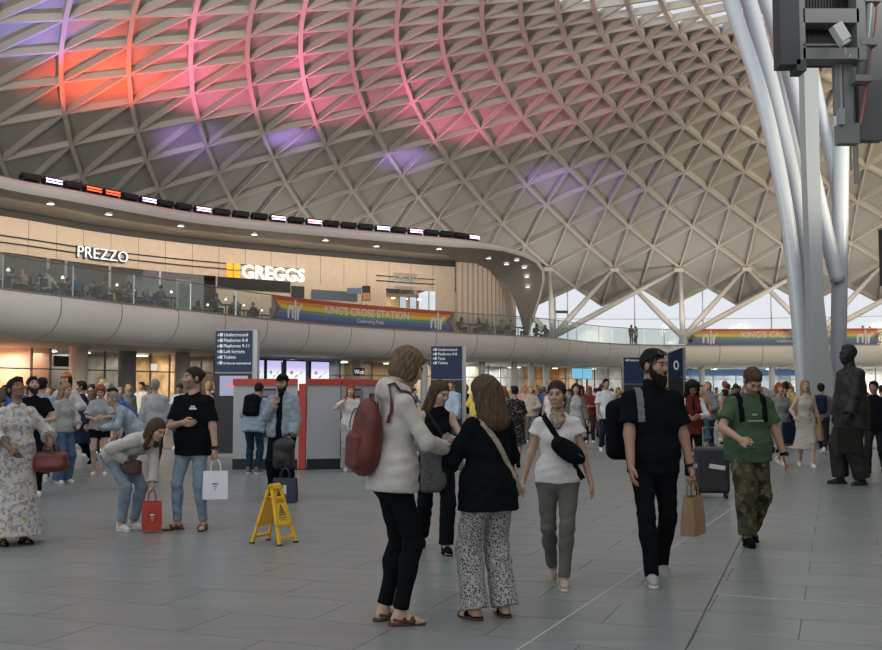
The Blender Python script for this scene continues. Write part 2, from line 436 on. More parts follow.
sized.sort(key=lambda t: -t[0])
solid = [q for a, q in sized if min(k[0] for k in q) >= -10]; glazed = [q for a, q in sized if min(k[0] for k in q) < -10]
for q in solid[:300]: MB().add(*tri_prism(q, .33, .05, .05)).build('roof_panel', M_panel, roof)
b = MB()
for q in solid[300:]: b.add(*tri_prism(q, .33, .05, .05))
b.build('roof_panel', M_panel, roof)['kind'] = 'stuff'
for q in glazed[:140]: MB().add(*tri_prism(q, .33, .05, .02)).build('roof_pane', M_pane, roof)
b = MB()
for q in glazed[140:]: b.add(*tri_prism(q, .33, .05, .02))
if glazed[140:]: b.build('roof_pane', M_pane, roof)['kind'] = 'stuff'

# ================================================================== curves of the upper floor
class Curve:
    def __init__(s, pts, n=400):
        P = np.array([p[:2] for p in pts], float); P = np.vstack([2 * P[0] - P[1], P, 2 * P[-1] - P[-2]]); out = []
        for i in range(1, len(P) - 2):
            for t in np.linspace(0, 1, 24, endpoint=False):
                a, b_, c, d = P[i - 1:i + 3]
                out.append(.5 * ((2 * b_) + (c - a) * t + (2 * a - 5 * b_ + 4 * c - d) * t * t + (3 * b_ - a - 3 * c + d) * t ** 3))
        out.append(P[-2]); out = np.array(out); L = np.r_[0, np.cumsum(np.hypot(*np.diff(out, axis=0).T))]
        s.L = L[-1]; s.ss = np.linspace(0, s.L, n); s.P = np.stack([np.interp(s.ss, L, out[:, k]) for k in (0, 1)], 1)
        k = np.ones(9) / 9; Q = np.vstack([np.repeat(s.P[:1], 4, 0), s.P, np.repeat(s.P[-1:], 4, 0)])
        sm = np.stack([np.convolve(Q[:, c], k, 'valid') for c in (0, 1)], 1); sm[:5] = s.P[:5]; sm[-5:] = s.P[-5:]; s.P = sm
        T = np.gradient(s.P, axis=0); T /= np.linalg.norm(T, axis=1)[:, None]; s.N = np.stack([-T[:, 1], T[:, 0]], 1)
    def p(s, q, d=0., z=0.):
        a = np.array([np.interp(q, s.ss, s.P[:, k]) for k in (0, 1)]); n = s.n(q)
        return np.array([a[0] + n[0] * d, a[1] + n[1] * d, z])
    def n(s, q): return unit([np.interp(q, s.ss, s.N[:, k]) for k in (0, 1)])
    def at(s, px, d=0., z=0.):           # arc length whose offset point stands in photo column px
        Pq = np.array([s.p(q, d, z) for q in s.ss]); ok = Pq[:, 1] > 3
        x = np.where(ok, project(Pq)[0], -1e9); return float(np.interp(px, x[ok], s.ss[ok]))
ZD = 5.2
deck_px = [(0, 290), (75, 299), (135, 306), (194, 312), (250, 318.5), (307, 324), (360, 328), (419, 331.5), (457, 333.5), (525, 337), (560, 339.5), (592, 343), (640, 345.5), (700, 346), (770, 346), (882, 345.5)]
_left = [(RC[0] + 33.9 * math.cos(R(a)), RC[1] + 33.9 * math.sin(R(a))) for a in (205, 195, 185, 176, 168)]
_d = [at_z(x, y, ZD)[:2] for x, y in deck_px]
DK = Curve(_left + _d + [_d[-1] + np.array([9, -1.5]), _d[-1] + np.array([18, -5])])

deck = structure('floor_upper')
ns = 160; qs = np.linspace(0, DK.L, ns)
MB().grid([[DK.p(q, .3, ZD - .02) for q in qs], [DK.p(q, 7, ZD - .02) for q in qs], [DK.p(q, 15, ZD - .02) for q in qs]]).build('deck_slab', M_deck, deck)
MB().grid([[DK.p(q, 10.4, 3.55) for q in qs], [DK.p(q, 1.2, 3.55) for q in qs]]).build('soffit', M_soffit, deck)
prof = [(.30, 5.16), (.28, 5.22), (.02, 5.22), (-.06, 5.1), (-.08, 4.85), (-.02, 4.5), (.14, 4.15), (.42, 3.85), (.8, 3.65), (1.25, 3.54)]
s0 = 0.; npan = 34; step = DK.L / npan
for i in range(npan):
    q = np.linspace(i * step + .02, (i + 1) * step - .02, 7)
    MB().grid([[DK.p(s_, d, z) for d, z in prof] for s_ in q]).build('fascia_panel', M_fascia, deck, smooth=True)
MB().grid([[DK.p(q, d + .05, z) for d, z in prof[1:]] for q in qs]).build('fascia_backing', M_dark, deck, smooth=True)

bal = thing('glass_balustrade', 'long curved glass balustrade with thin steel rail along the upper floor edge', 'balustrade', tuple(DK.p(DK.L / 2, .1, ZD)))
inv = Matrix.Translation(-Vector(bal.location))
def under_bal(o): o.data.transform(inv); o.parent = bal
npn = 66; st = DK.L / npn
for i in range(npn):
    a, b_ = i * st, (i + 1) * st
    q = np.linspace(a + .02, b_ - .02, 3); m = MB()
    m.grid([[DK.p(s_, .10, ZD + .04) for s_ in q], [DK.p(s_, .10, ZD + 1.32) for s_ in q]])
    m.grid([[DK.p(s_, .122, ZD + 1.32) for s_ in q], [DK.p(s_, .122, ZD + .04) for s_ in q]])
    under_bal(m.build('glass_panel', M_glass))
    if i % 2 == 0: under_bal(MB().bar(DK.p(a, .17, ZD), DK.p(a, .17, ZD + 1.36), .05, .05, (1, 0, 0)).build('post', M_steel))
under_bal(MB().tube([DK.p(q, .12, ZD + 1.38) for q in qs], .032, 8).build('handrail', M_steel))
under_bal(MB().tube([DK.p(q, .05, ZD + .06) for q in qs], .045, 6).build('base_rail', M_steel))

# ------------------------------------------------------------------ upper wall with shops, seen over the balustrade
ZW = 10.35
W = Curve([(-36, 14), (-33, 26), (-28.5, 38.5)] + [at_z(x, y, ZW)[:2] for x, y in ((0, 208.6), (100, 226), (200, 239), (320, 250.5), (420, 259.5))] + [np.array([2.2, 69.0]), np.array([4.6, 71.5]), np.array([5.6, 75])])
wall = structure('wall_upper')
sA, sB = 0., W.at(438, 0, 8)
z_mid = 8.25
n = 40; st = (W.at(455, 0, 9)) / n
for i in range(n):
    q = np.linspace(i * st + .012, (i + 1) * st - .012, 3); zt = ZW - .35
    MB().grid([[W.p(s_, 0, z_mid) for s_ in q], [W.p(s_, 0, zt) for s_ in q]]).build('wall_panel', M_beige, wall)
q = np.linspace(0, W.L, 60)
MB().grid([[W.p(s_, .06, z_mid) for s_ in q], [W.p(s_, .06, ZW + .3) for s_ in q]]).build('wall_backing', M_dark, wall)
for zr in (8.72, 9.05):                                # two dark sign rails along the cladding
    s_ = np.linspace(0, W.at(300, 0, 9), 60); MB().tube([W.p(k, -.06, zr) for k in s_], .03, 5).build('sign_rail', M_dark, wall)
    s_ = np.linspace(W.at(376, 0, 9), W.at(434, 0, 9), 20); MB().tube([W.p(k, -.06, zr) for k in s_], .03, 5).build('sign_rail', M_dark, wall)
# pleated cladding where the wall turns behind the canopy foot
s_ = np.linspace(W.at(455, 0, 9), W.L, 40); zz = [ZD, ZW]
MB().grid([[W.p(k, -.10 + .09 * (i % 2), z) for i, k in enumerate(s_)] for z in zz]).build('pleated_cladding', M_beige, wall)
# shopfront band below the cladding
shop_px = [(-120, -60), (-60, 0), (0, 48), (48, 66), (66, 110), (110, 160), (160, 204), (204, 250)]
M_rest = mat('restaurant_wall', (.16, .15, .135), .6, noise=.5, nscale=1.6, stretch=(1, 1, .4))
M_warm = mat('warm_wall', (.55, .40, .24), .6)
for x0, x1 in shop_px:
    a, b_ = W.at(x0, 0, 7), W.at(x1, 0, 7); q = np.linspace(a, b_, 4)
    MB().grid([[W.p(s_, 2.2, ZD) for s_ in q], [W.p(s_, 2.2, z_mid) for s_ in q]]).build('interior_wall', M_rest, wall)
    MB().grid([[W.p(s_, .06, z_mid) for s_ in q], [W.p(s_, 2.4, z_mid) for s_ in q]]).build('shop_ceiling', M_rest, wall)
    if x1 > 216: continue
    MB().grid([[W.p(s_, .05, ZD + .1) for s_ in q], [W.p(s_, .05, z_mid) for s_ in q]]).build('shop_pane', M_tint, wall)
    MB().bar(W.p(a, .02, ZD), W.p(a, .02, z_mid), .12, .12, (1, 0, 0)).build('mullion', M_steel, wall)
def wallbox(x0, x1, z0, z1, m, name, d=.0, parent=wall):
    a, b_ = W.at(x0, 0, (z0 + z1) / 2), W.at(x1, 0, (z0 + z1) / 2); q = np.linspace(a, b_, 4)
    g = MB(); g.grid([[W.p(s_, d, z0) for s_ in q], [W.p(s_, d, z1) for s_ in q]])
    g.grid([[W.p(s_, d + .08, z1) for s_ in q], [W.p(s_, d + .08, z0) for s_ in q]])
    g.grid([[W.p(s_, d, z1) for s_ in q], [W.p(s_, d + .08, z1) for s_ in q]]); g.grid([[W.p(s_, d + .08, z0) for s_ in q], [W.p(s_, d, z0) for s_ in q]])
    return g.build(name, m, parent)
wallbox(216, 304, ZD, z_mid, M_beige, 'shop_wall')
wallbox(217, 290, 7.55, z_mid - .02, M_black, 'shop_header', -.06)
wallbox(291, 304, 7.2, 8.0, M_dark, 'vent_grille', -.05)
wallbox(304, 362, ZD, z_mid, M_beige, 'shop_wall')
wallbox(311, 357, 7.25, 7.85, mat('blue_grey_sign', (.09, .12, .16), .5), 'blank_sign_board', -.06)
wallbox(362, 386, ZD, z_mid, M_beige, 'shop_wall')
for (x0, x1) in ((386, 436),):
    a, b_ = W.at(x0, 0, 7), W.at(x1, 0, 7); q = np.linspace(a, b_, 4)
    MB().grid([[W.p(s_, 2.6, ZD) for s_ in q], [W.p(s_, 2.6, z_mid) for s_ in q]]).build('interior_wall', M_warm, wall)
    MB().grid([[W.p(s_, .05, ZD + .1) for s_ in q], [W.p(s_, .05, z_mid - .3) for s_ in q]]).build('shop_pane', M_pane, wall)
    for k in range(4):
        p = W.p(a + (b_ - a) * (k + .5) / 4, 1.5, 7.75); MB().lathe([(0, 0), (.12, 0), (.12, .08), (0, .08)], p, 10).build('shop_downlight', M_lamp, wall)
    l = area('shop_light', tuple(W.p((a + b_) / 2, 1.2, 8.0)), (0, 0, 0), 3, 1.5, 60, (1, .75, .45))
wallbox(436, 470, ZD, z_mid, M_beige, 'shop_wall')
for x0 in (403, 413):
    p = W.p(W.at(x0, .3, 7.5), .3, 7.35); n_ = W.n(W.at(x0, .3, 7.5))
    pm = thing('menu_screen', 'bright tilted menu screen in the lit upper shop window', 'screen', p, math.atan2(n_[1], n_[0]) - PI / 2, 'menu screens of the upper shop')
    one('casing', M_black, pm, lambda b: b.box((0, .03, 0), (.55, .05, .95))); one('display', mat('menu_display', (.35, .4, .5), emit=.5, ecol=(.6, .68, .8)), pm, lambda b: b.box((0, -.002, 0), (.5, .012, .88)))
# shop signs on the upper wall
def wallsign(label, px, z, parts):
    s_ = W.at(px, -.2, z); n_ = W.n(s_); p = W.p(s_, -.14, z)
    t = thing('shop_sign', label, 'sign', p)
    for fn in parts: fn(t, lambda dx, dz, q=n_: facing((dx * q[1], -dx * q[0], dz), (-q[0], -q[1], 0)))
    # thin brackets back to the cladding
    for dx in (-1.2, 1.2):
        c = Vector((dx * n_[1], -dx * n_[0], 0)); MB().bar(c, c + Vector((n_[0] * .14, n_[1] * .14, 0)), .05, .05).build('bracket', M_steel, t)
    return t
M_letw = mat('lit_letter', (.9, .9, .88), .4, emit=.75, ecol=(1, .99, .97)); M_lety = mat('lit_yellow', (.85, .42, .02), .4, emit=.45, ecol=(1, .5, .03))
def greggs(t, fr):
    lettering('lettering', 'GREGGS', 1.12, M_letw, t, fr(.55, -.45), .05, bold=.022)
    for i in (0, 1):
        for j in (0, 1): one('logo_square', M_lety, t, lambda b, i=i, j=j: [b.box((0, 0, 0), (.38, .38, .1))]).matrix_local = fr(-2.35 + i * .47, -.30 + j * .47)
wallsign('lit white GREGGS letters with four yellow squares on the beige upper wall', 266, 8.72, [greggs])
def prezzo(t, fr):
    lettering('lettering', 'PREZZO', .86, M_letw, t, fr(0, -.42), .03, bold=-.012)
    lettering('letter_shadow', 'PREZZO', .86, M_dark, t, fr(0, -.42) @ Matrix.Translation((-.06, -.03, -.06)), .02, bold=.04)  # dark offset copy stands in for the letters' shadow
wallsign('thin white outlined PREZZO letters with modelled dark shadow on the beige wall', 104, 8.95, [prezzo])
def third(t, fr):
    M_dl = mat('dull_letter', (.42, .46, .50), .5)
    for i in range(5): one('letter_block', M_dl, t, lambda b: [b.box((-.11, 0, 0), (.05, .62, .05)), b.box((.11, 0, 0), (.05, .62, .05)), b.box((0, .28, 0), (.2, .06, .05)), b.box((0, 0 if i % 2 else -.28, 0), (.2, .06, .05))]).matrix_local = fr(-.76 + i * .38, .08)
    one('underline', mat('dull_letter2', (.5, .47, .42), .5), t, lambda b: b.box((0, 0, 0), (1.6, .12, .03))).matrix_local = fr(0, -.5)
wallsign('dull grey unlit shop letters over the warm lit upper window', 406, 8.95, [third])

# ------------------------------------------------------------------ canopy over the upper shops, sweeping down to a pointed foot
can = structure('trim_canopy')
CAN = Curve([(-28, 10), (-26.3, 22), (-23.5, 33)] + [at_z(x, y, 11.)[:2] for x, y in ((0, 175.5), (51, 185.7), (98.6, 195), (150, 205), (200, 213.5), (260, 220.5), (320, 226.5), (380, 232), (420, 235.5), (455, 238.5), (482, 242))])
sEnd = CAN.at(482, 0, 11)
outer = [CAN.p(q, 0, 11.) for q in np.linspace(0, sEnd, 60)]
# pairs along the sweep: outer edge and inner soffit edge
foot_o = [at_y(505, 246, 65.5), at_y(525, 252.5, 67.), at_y(537, 259, 68.), at_y(543.5, 269, 68.6), at_y(544, 281, 69), at_y(540, 297, 69.2), at_y(534.5, 314, 69.4), at_y(530, 328, 69.5), at_y(527.5, 338, 69.6)]
foot_i = [at_y(474, 263.5, 69.2), at_y(490, 270, 69.8), at_y(499, 277, 70.), at_y(505, 283, 70.2), at_y(510, 291, 70.2), at_y(515.5, 303, 70.2), at_y(520, 316, 70.2), at_y(523, 328, 70.2), at_y(525, 338, 70.2)]
inner = []
for i, q in enumerate(np.linspace(0, sEnd, 60)):
    x, y = project(outer[i]); k = float(np.interp(x, [0, 100, 200, 320, 420, 482], [0, 1, 2, 3, 4, 4.6])) if x > 0 else 0
    w = W.p(np.interp(q, [0, CAN.at(0, 0, 11), CAN.at(200, 0, 11), CAN.at(320, 0, 11), CAN.at(420, 0, 11), sEnd], [0, W.at(0, 0, ZW), W.at(200, 0, ZW), W.at(320, 0, ZW), W.at(420, 0, ZW), W.at(455, 0, ZW)]), -.05, ZW)
    inner.append(w)
O = outer + foot_o; I_ = inner + foot_i; nO = len(O)
low = []; back = []
for i, p in enumerate(O):
    f = min(1, max(0, (i - 57) / 8)); inw = unit(I_[i] - p)
    low.append(p + np.array([0, 0, -.5 * (1 - f)]) + inw * (.18 * (1 - f) + .12 * f)); back.append(p + inw * (1.0 * (1 - f) + .3 * f) + np.array([0, .0, .12 * (1 - f)]) + np.array([0, .5 * f, 0]))
mid = [p + np.array([0, 0, -.25]) * (1 - min(1, max(0, (i - 57) / 8))) + -unit(I_[i] - p) * np.array([1, 1, 0]) * .10 for i, p in enumerate(O)]
MB().grid([back, O, mid, low]).build('canopy_edge', M_fascia, can, smooth=True)
half = [l * .5 + p * .5 for l, p in zip(low, I_)]
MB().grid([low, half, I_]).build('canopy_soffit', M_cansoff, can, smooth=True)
MB().grid([[p + np.array([0, .6, .15]) for p in I_], back]).build('canopy_top', M_fascia, can, smooth=True)
# round downlights in the canopy soffit
dl = [(44, 202.5), (117, 215), (186, 225.5), (252, 233.5), (317, 240), (381, 245.5), (442, 250), (488, 256.5), (505, 259.5), (517, 263), (524, 266), (529, 280.5), (528, 288.5)]
dl_me = MB().lathe([(0, -.03), (.19, -.03), (.21, 0), (.19, .05), (0, .05)], n=14)
Lw = np.array(low); Iw = np.array(I_)
LI = [(a * (1 - t) + c * t) for a, c in zip(Lw, Iw) for t in np.linspace(.05, .95, 19)]; LI = np.array(LI); lx, ly = project(LI)
for (x, y) in dl:
    p = LI[np.argmin((lx - x) ** 2 + (ly - y) ** 2 + (LI[:, 1] < 3) * 1e9)]
    dlo = thing('downlight', 'small round recessed downlight glowing in the canopy soffit', 'ceiling light', p - np.array([0, .04, .05]), 0, 'downlights under the canopy')
    one('lens', M_lamp, dlo, lambda b: b.lathe([(0, -.02), (.17, -.02), (.17, .0)], n=14)); one('rim', M_steel, dlo, lambda b: b.lathe([(.17, -.02), (.22, -.025), (.22, .05)], n=14))
# flood lights along the canopy top; some throw coloured light up at the roof
COLS = {'red': (1, .09, .03), 'pink': (1, .17, .36), 'purple': (.45, .25, 1), 'blue': (.25, .3, 1)}
M_led = {k: mat('led_' + k, c, emit=3.0 if k == 'red' else 4.0, ecol=c if k == 'red' else tuple(.45 + .55 * v for v in c)) for k, c in COLS.items()}
def flood(px, col, target=None, energy=0, angle=34):
    q = CAN.at(px, .42, 11.3); p = CAN.p(q, .42, 11.10); n_ = CAN.n(q); rz = math.atan2(n_[1], n_[0]) - PI / 2
    lit = col is not None
    lab = {'red': 'red glowing flood light on the canopy edge', 'pink': 'pink white glowing flood light on the canopy edge', 'purple': 'violet glowing flood light on the canopy edge', 'blue': 'blue glowing flood light on the canopy edge', None: 'unlit black flood light on the canopy edge'}[col]
    t = thing('flood_light', lab, 'flood light', p, rz, 'flood lights along the canopy')
    one('housing', M_black, t, lambda b: b.box((0, 0, .20), (.95, .34, .26), rot=Matrix.Rotation(R(-28), 3, 'X')), bevel=.02)
    one('bracket', M_dark, t, lambda b: [b.box((-.38, 0, .06), (.05, .2, .22)), b.box((.38, 0, .06), (.05, .2, .22)), b.box((0, 0, -.03), (.8, .25, .06))])
    one('lens', M_led[col] if lit else M_dark, t, lambda b: b.box((0, -.175, .20), (.85, .02, .2), rot=Matrix.Rotation(R(-12), 3, 'X')))
    if target is not None: spot('flood_beam', tuple(p + np.array([0, 0, .75]) - np.array([n_[0], n_[1], 0]) * .5), target, energy, COLS[col], angle)
def roofpt(px, py):                                     # where the sight line meets the roof shell
    d = ray(px, py); t = 20.
    for _ in range(4000):
        p = np.array([0, 0, HC]) + d * t; r = math.hypot(*(p[:2] - RC))
        if p[2] > np.interp(r, _rr, _zz) + .2: break
        t += .05
    return p
E_ = .23
# warm wall washers under the canopy
for x0, x1 in ((-60, 20), (20, 100), (100, 190), (190, 290), (290, 380), (380, 450)):
    a, b_ = W.at(x0, -2.6, 10), W.at(x1, -2.6, 10); p = W.p((a + b_) / 2, -2.6, 10.2); n_ = W.n((a + b_) / 2)
    area('wall_washer', tuple(p), (R(38), 0, math.atan2(n_[1], n_[0]) - PI / 2), b_ - a, .5, 15 * (b_ - a), (1, .80, .60))
LIT = {101: ('red', (92, 80), 9000, 90), 113: ('red', (150, 60), 8000, 105), 152: ('purple', (190, 140), 5000, 44), 205: ('pink', (230, 70), 9000, 105), 280: ('purple', (290, 138), 5500, 44), 311: ('pink', (350, 70), 9000, 105),
       383: ('purple', (402, 158), 5000, 44), 413: ('pink', (520, 90), 11000, 105), 470: ('purple', (600, 190), 7000, 60), 44: ('blue', (25, 20), 7000, 70)}
litpx = {}
qs_ = np.arange(CAN.at(30, .45, 11.3), CAN.at(486, .45, 11.3), 1.12); pxs = [float(project(CAN.p(q, .42, 11.3))[0]) for q in qs_]
for k in LIT: litpx[int(np.argmin([abs(p - k) for p in pxs]))] = LIT[k]
for i, px in enumerate(pxs):
    if i in litpx: c, tg, en, an = litpx[i]; flood(px, c, roofpt(*tg), en * E_, an)
    else: flood(px, None)

# ------------------------------------------------------------------ glazed perimeter and tree columns
glz = structure('window_1')
M_mull = mat('pale_mullion', (.55, .57, .58), .5)
b = 0
for m in range(M0, M1, 2):
    t0, t1 = theta(m), theta(m + 2)
    def pp(t, z, r=58.6): return (RC[0] + r * math.cos(t), RC[1] + r * math.sin(t), z)
    MB().add([pp(t0, 0), pp(t1, 0), pp(t1, 10.6), pp(t0, 10.6)], [(0, 1, 2, 3)]).build('pane', M_pane, glz)
    MB().bar(pp(t0, 0), pp(t0, 11), .07, .09, (1, 0, 0)).build('mullion', M_mull, glz)
    MB().bar(pp(t0, 7.6), pp(t1, 7.6), .05, .05).build('transom', M_mull, glz)
for i in range(6):
    m = 17 + 4 * i - 4                                  # tree stands between four roof nodes of row 7
    t = theta(m) if 2 <= m <= 28 else theta(m); r_ = 52.6
    base = np.array([RC[0] + r_ * math.cos(t), RC[1] + r_ * math.sin(t), ZD])
    tr = thing('tree_column', 'branching cream steel column standing on the upper floor under the roof edge', 'column', base, 0, 'tree columns under the roof edge')
    hub = V3(0, 0, .5)
    one('foot', M_tube, tr, lambda b: b.lathe([(0, 0), (.35, 0), (.35, .08), (.28, .5), (.2, .7), (0, .75)], n=16), smooth=True)
    one('added_fill_housing', M_black, tr, lambda b: b.lathe([(0, .0), (.16, .0), (.18, .22), (0, .22)], tuple(unit([RC[0] - base[0], RC[1] - base[1], 0]) * 3.0), 12))  # added housing for an added spot that brightens the roof edge
    ul = base + unit([RC[0] - base[0], RC[1] - base[1], 0]) * 3.0 + V3(0, 0, .5); spot('roof_edge_fill', tuple(ul), tuple(ul + V3(0, 0, 5) - unit([RC[0] - base[0], RC[1] - base[1], 0]) * .6), 800, (1, .95, .88), 150, 1, .5)
    for mm, rw in ((m - 3, 7), (m - 1, 7), (m + 1, 7), (m + 3, 7)):
        if (rw - mm) % 2: mm += 1
        e = node(rw, mm) - base; e2 = hub + (e - hub) * .97
        one('branch', M_fascia, tr, lambda b: b.tube([hub, hub + (e - hub) * .3, e2], [.2, .23, .12], 10), smooth=True)
        one('roof_bracket', M_rib, tr, lambda b: b.box(tuple(e2), (.4, .4, .3)))

# ------------------------------------------------------------------ funnel of steel tubes and the tall flat column
fun = thing('funnel_column', 'group of leaning pale blue white steel tubes carrying the roof', 'column', (13.4, 36, 0))
def ftube(pts, r_, y=36.):
    P = [at_y(x, py, y + dy) - np.array([13.4, 36, 0]) for x, py, dy in pts]; C = Curve3(P)
    one('steel_tube', M_tube, fun, lambda b: b.tube(C, r_, 16), smooth=True)
def Curve3(P, n=8):
    P = [np.asarray(p) for p in P]; Q = [2 * P[0] - P[1]] + P + [2 * P[-1] - P[-2]]; out = []
    for i in range(1, len(Q) - 2):
        for t in np.linspace(0, 1, n, endpoint=False):
            a, b_, c, d = Q[i - 1:i + 3]; out.append(.5 * ((2 * b_) + (c - a) * t + (2 * a - 5 * b_ + 4 * c - d) * t * t + (3 * b_ - a - 3 * c + d) * t ** 3))
    return out + [P[-1]]
gy = YH + HC / 36 * F
ftube([(805, gy, 0), (803, 380, 0), (797, 300, 0), (785, 205, 0), (764, 105, 0), (733, 8, 0), (700, -90, 0)], .27)
ftube([(818, gy, .6), (816, 380, .6), (810, 300, .6), (801, 225, .6), (783, 135, .6), (757, 30, .6), (722, -90, .6)], .29)
ftube([(838, 282, 1.2), (826, 232, 1.2), (803, 130, 1.2), (786, 62, 1.2), (762, -10, 1.2), (730, -95, 1.2)], .27)
ftube([(840, 210, 1.8), (832, 160, 1.8), (816, 90, 1.8), (800, 20, 1.8), (778, -95, 1.8)], .24)
ftube([(838, gy, 1.5), (838, 380, 1.5), (840, 250, 1.5), (841.5, 100, 1.5), (843, -95, 1.5)], .29)
ftube([(776, -95, 2.4), (773, 0, 2.4), (782, 70, 2.4), (800, 170, 2.4), (810, 230, 2.4)], .24)
flat = thing('flat_steel_column', 'tall flat grey steel column flaring towards its foot', 'column', (13.3, 34.6, 0))
def flatcol(b):
    y = 34.4; rows = []
    for py, x0, x1 in ((YH + HC / y * F, 811, 842), (395, 811, 836), (345, 811, 829), (300, 811, 824), (250, 809.5, 822.5), (150, 806, 819.5), (60, 804, 818.5), (-40, 802, 817.5)):
        z = at_y(0, py, y)[2]; a = at_y(x0, py, y)[0] - 13.3; c = at_y(x1, py, y)[0] - 13.3
        rows.append([(a, -.2, z), (c, -.2, z), (c, .35, z), (a, .35, z), (a, -.2, z)])
    b.grid(rows)
one('column_shaft', M_greycol, flat, flatcol)
one('base_plate', M_steel, flat, lambda b: b.box((.15, .05, .02), (1.5, .9, .04)))
# ================================================================== banners on the balustrades
RAIN = [(0, (.10, .12, .20)), (.16, (.10, .16, .42)), (.34, (.16, .32, .16)), (.5, (.70, .52, .08)), (.68, (.68, .30, .05)), (.84, (.50, .08, .05))]
def banner(label, x0, x1, d, z0, z1, txt, sub, arrows):
    sa, sb = DK.at(x0, d, (z0 + z1) / 2), DK.at(x1, d, (z0 + z1) / 2); base = DK.p((sa + sb) / 2, d, z0)
    t = thing('rainbow_banner', label, 'banner', base); h = z1 - z0
    m = ramp_mat('rainbow_stripes_%d' % x0, RAIN, 2, 0, h, .5)
    q = np.linspace(sa, sb, 30); L = sb - sa
    g = MB(); g.grid([[DK.p(s_, d, z0) - base for s_ in q], [DK.p(s_, d, z1) - base for s_ in q]])
    g.grid([[DK.p(s_, d + .02, z1) - base for s_ in q], [DK.p(s_, d + .02, z0) - base for s_ in q]]); g.build('striped_cloth', m, t)
    def curved(name, me, s_mid, zc, mm, lift):           # bend flat artwork along the balustrade
        co = np.empty(len(me.vertices) * 3); me.vertices.foreach_get('co', co); co = co.reshape(-1, 3); out = []
        for x, y, z in co: out.append(DK.p(s_mid + x, d - lift - z, zc + y) - base)
        me.vertices.foreach_set('co', np.array(out, np.float32).ravel()); me.materials.clear(); return link(name, me, mm, t)
    M_w = mat('banner_white', (.72, .70, .68), .5)
    curved('lettering', text_mesh(txt, h * .52, .004, bold=.008), sa + L * .52, z0 + h * .46, M_w, .012)
    curved('small_lettering', text_mesh(sub, h * .25, .004), sa + L * .54, z0 + h * .16, M_w, .012)
    for f in (.125, .905):                               # the paired white emblem at either end
        k = h / 1.1
        bird = MB().prism([(-.5, 0), (-.4, .0), (-.36, .42), (-.2, .42), (-.18, 0), (-.08, 0), (-.06, .55), (-.16, .64), (-.42, .60), (-.52, .45)], 0, .01)
        bird.prism([(.02, -.08), (.12, -.08), (.12, .9), (.02, .9)], 0, .01)
        bird.prism([(.2, -.05), (.3, -.05), (.36, .35), (.62, .72), (.46, .70), (.28, .52), (.2, .66), (.16, .4)], 0, .01)
        bird.v = [(x * k, z * k, -y) for x, y, z in bird.v]
        curved('emblem', bird.mesh('emblem'), sa + L * f, z0 + h * .1, M_w, .012)
    for sd, f in ((1, 0), (-1, 1)):
        cols = [(.50, .50, .50), (.30, .30, .31), (.42, .25, .30), (.22, .12, .08)]
        for i, c in enumerate(cols[:3]):
            w = (.62 - i * .16) * h
            ch = MB().prism([(-.02 * sd, 0), (w * sd, h / 2), (-.02 * sd, h)][::sd], 0, .004); ch.v = [(x, z, .002 * i) for x, y, z in ch.v]
            curved('chevron', ch.mesh('chevron'), sa + L * f, z0, mat('chevron_grey_%d' % (2 - i), cols[2 - i], .5), .014 + .004 * i)
banner("rainbow KING'S CROSS STATION banner with KING'S lettering fixed inside the balustrade beside the GREGGS sign", 272, 454, .06, ZD + .12, ZD + 1.36, "KING'S CROSS STATION", 'Celebrating Pride', 1)
banner("rainbow KING'S CROSS STATION banner on the far balustrade behind the steel tubes", 686, 884, .06, ZD + .1, ZD + 1.42, "KING'S CROSS STATION", 'Celebrating Pride', 1)

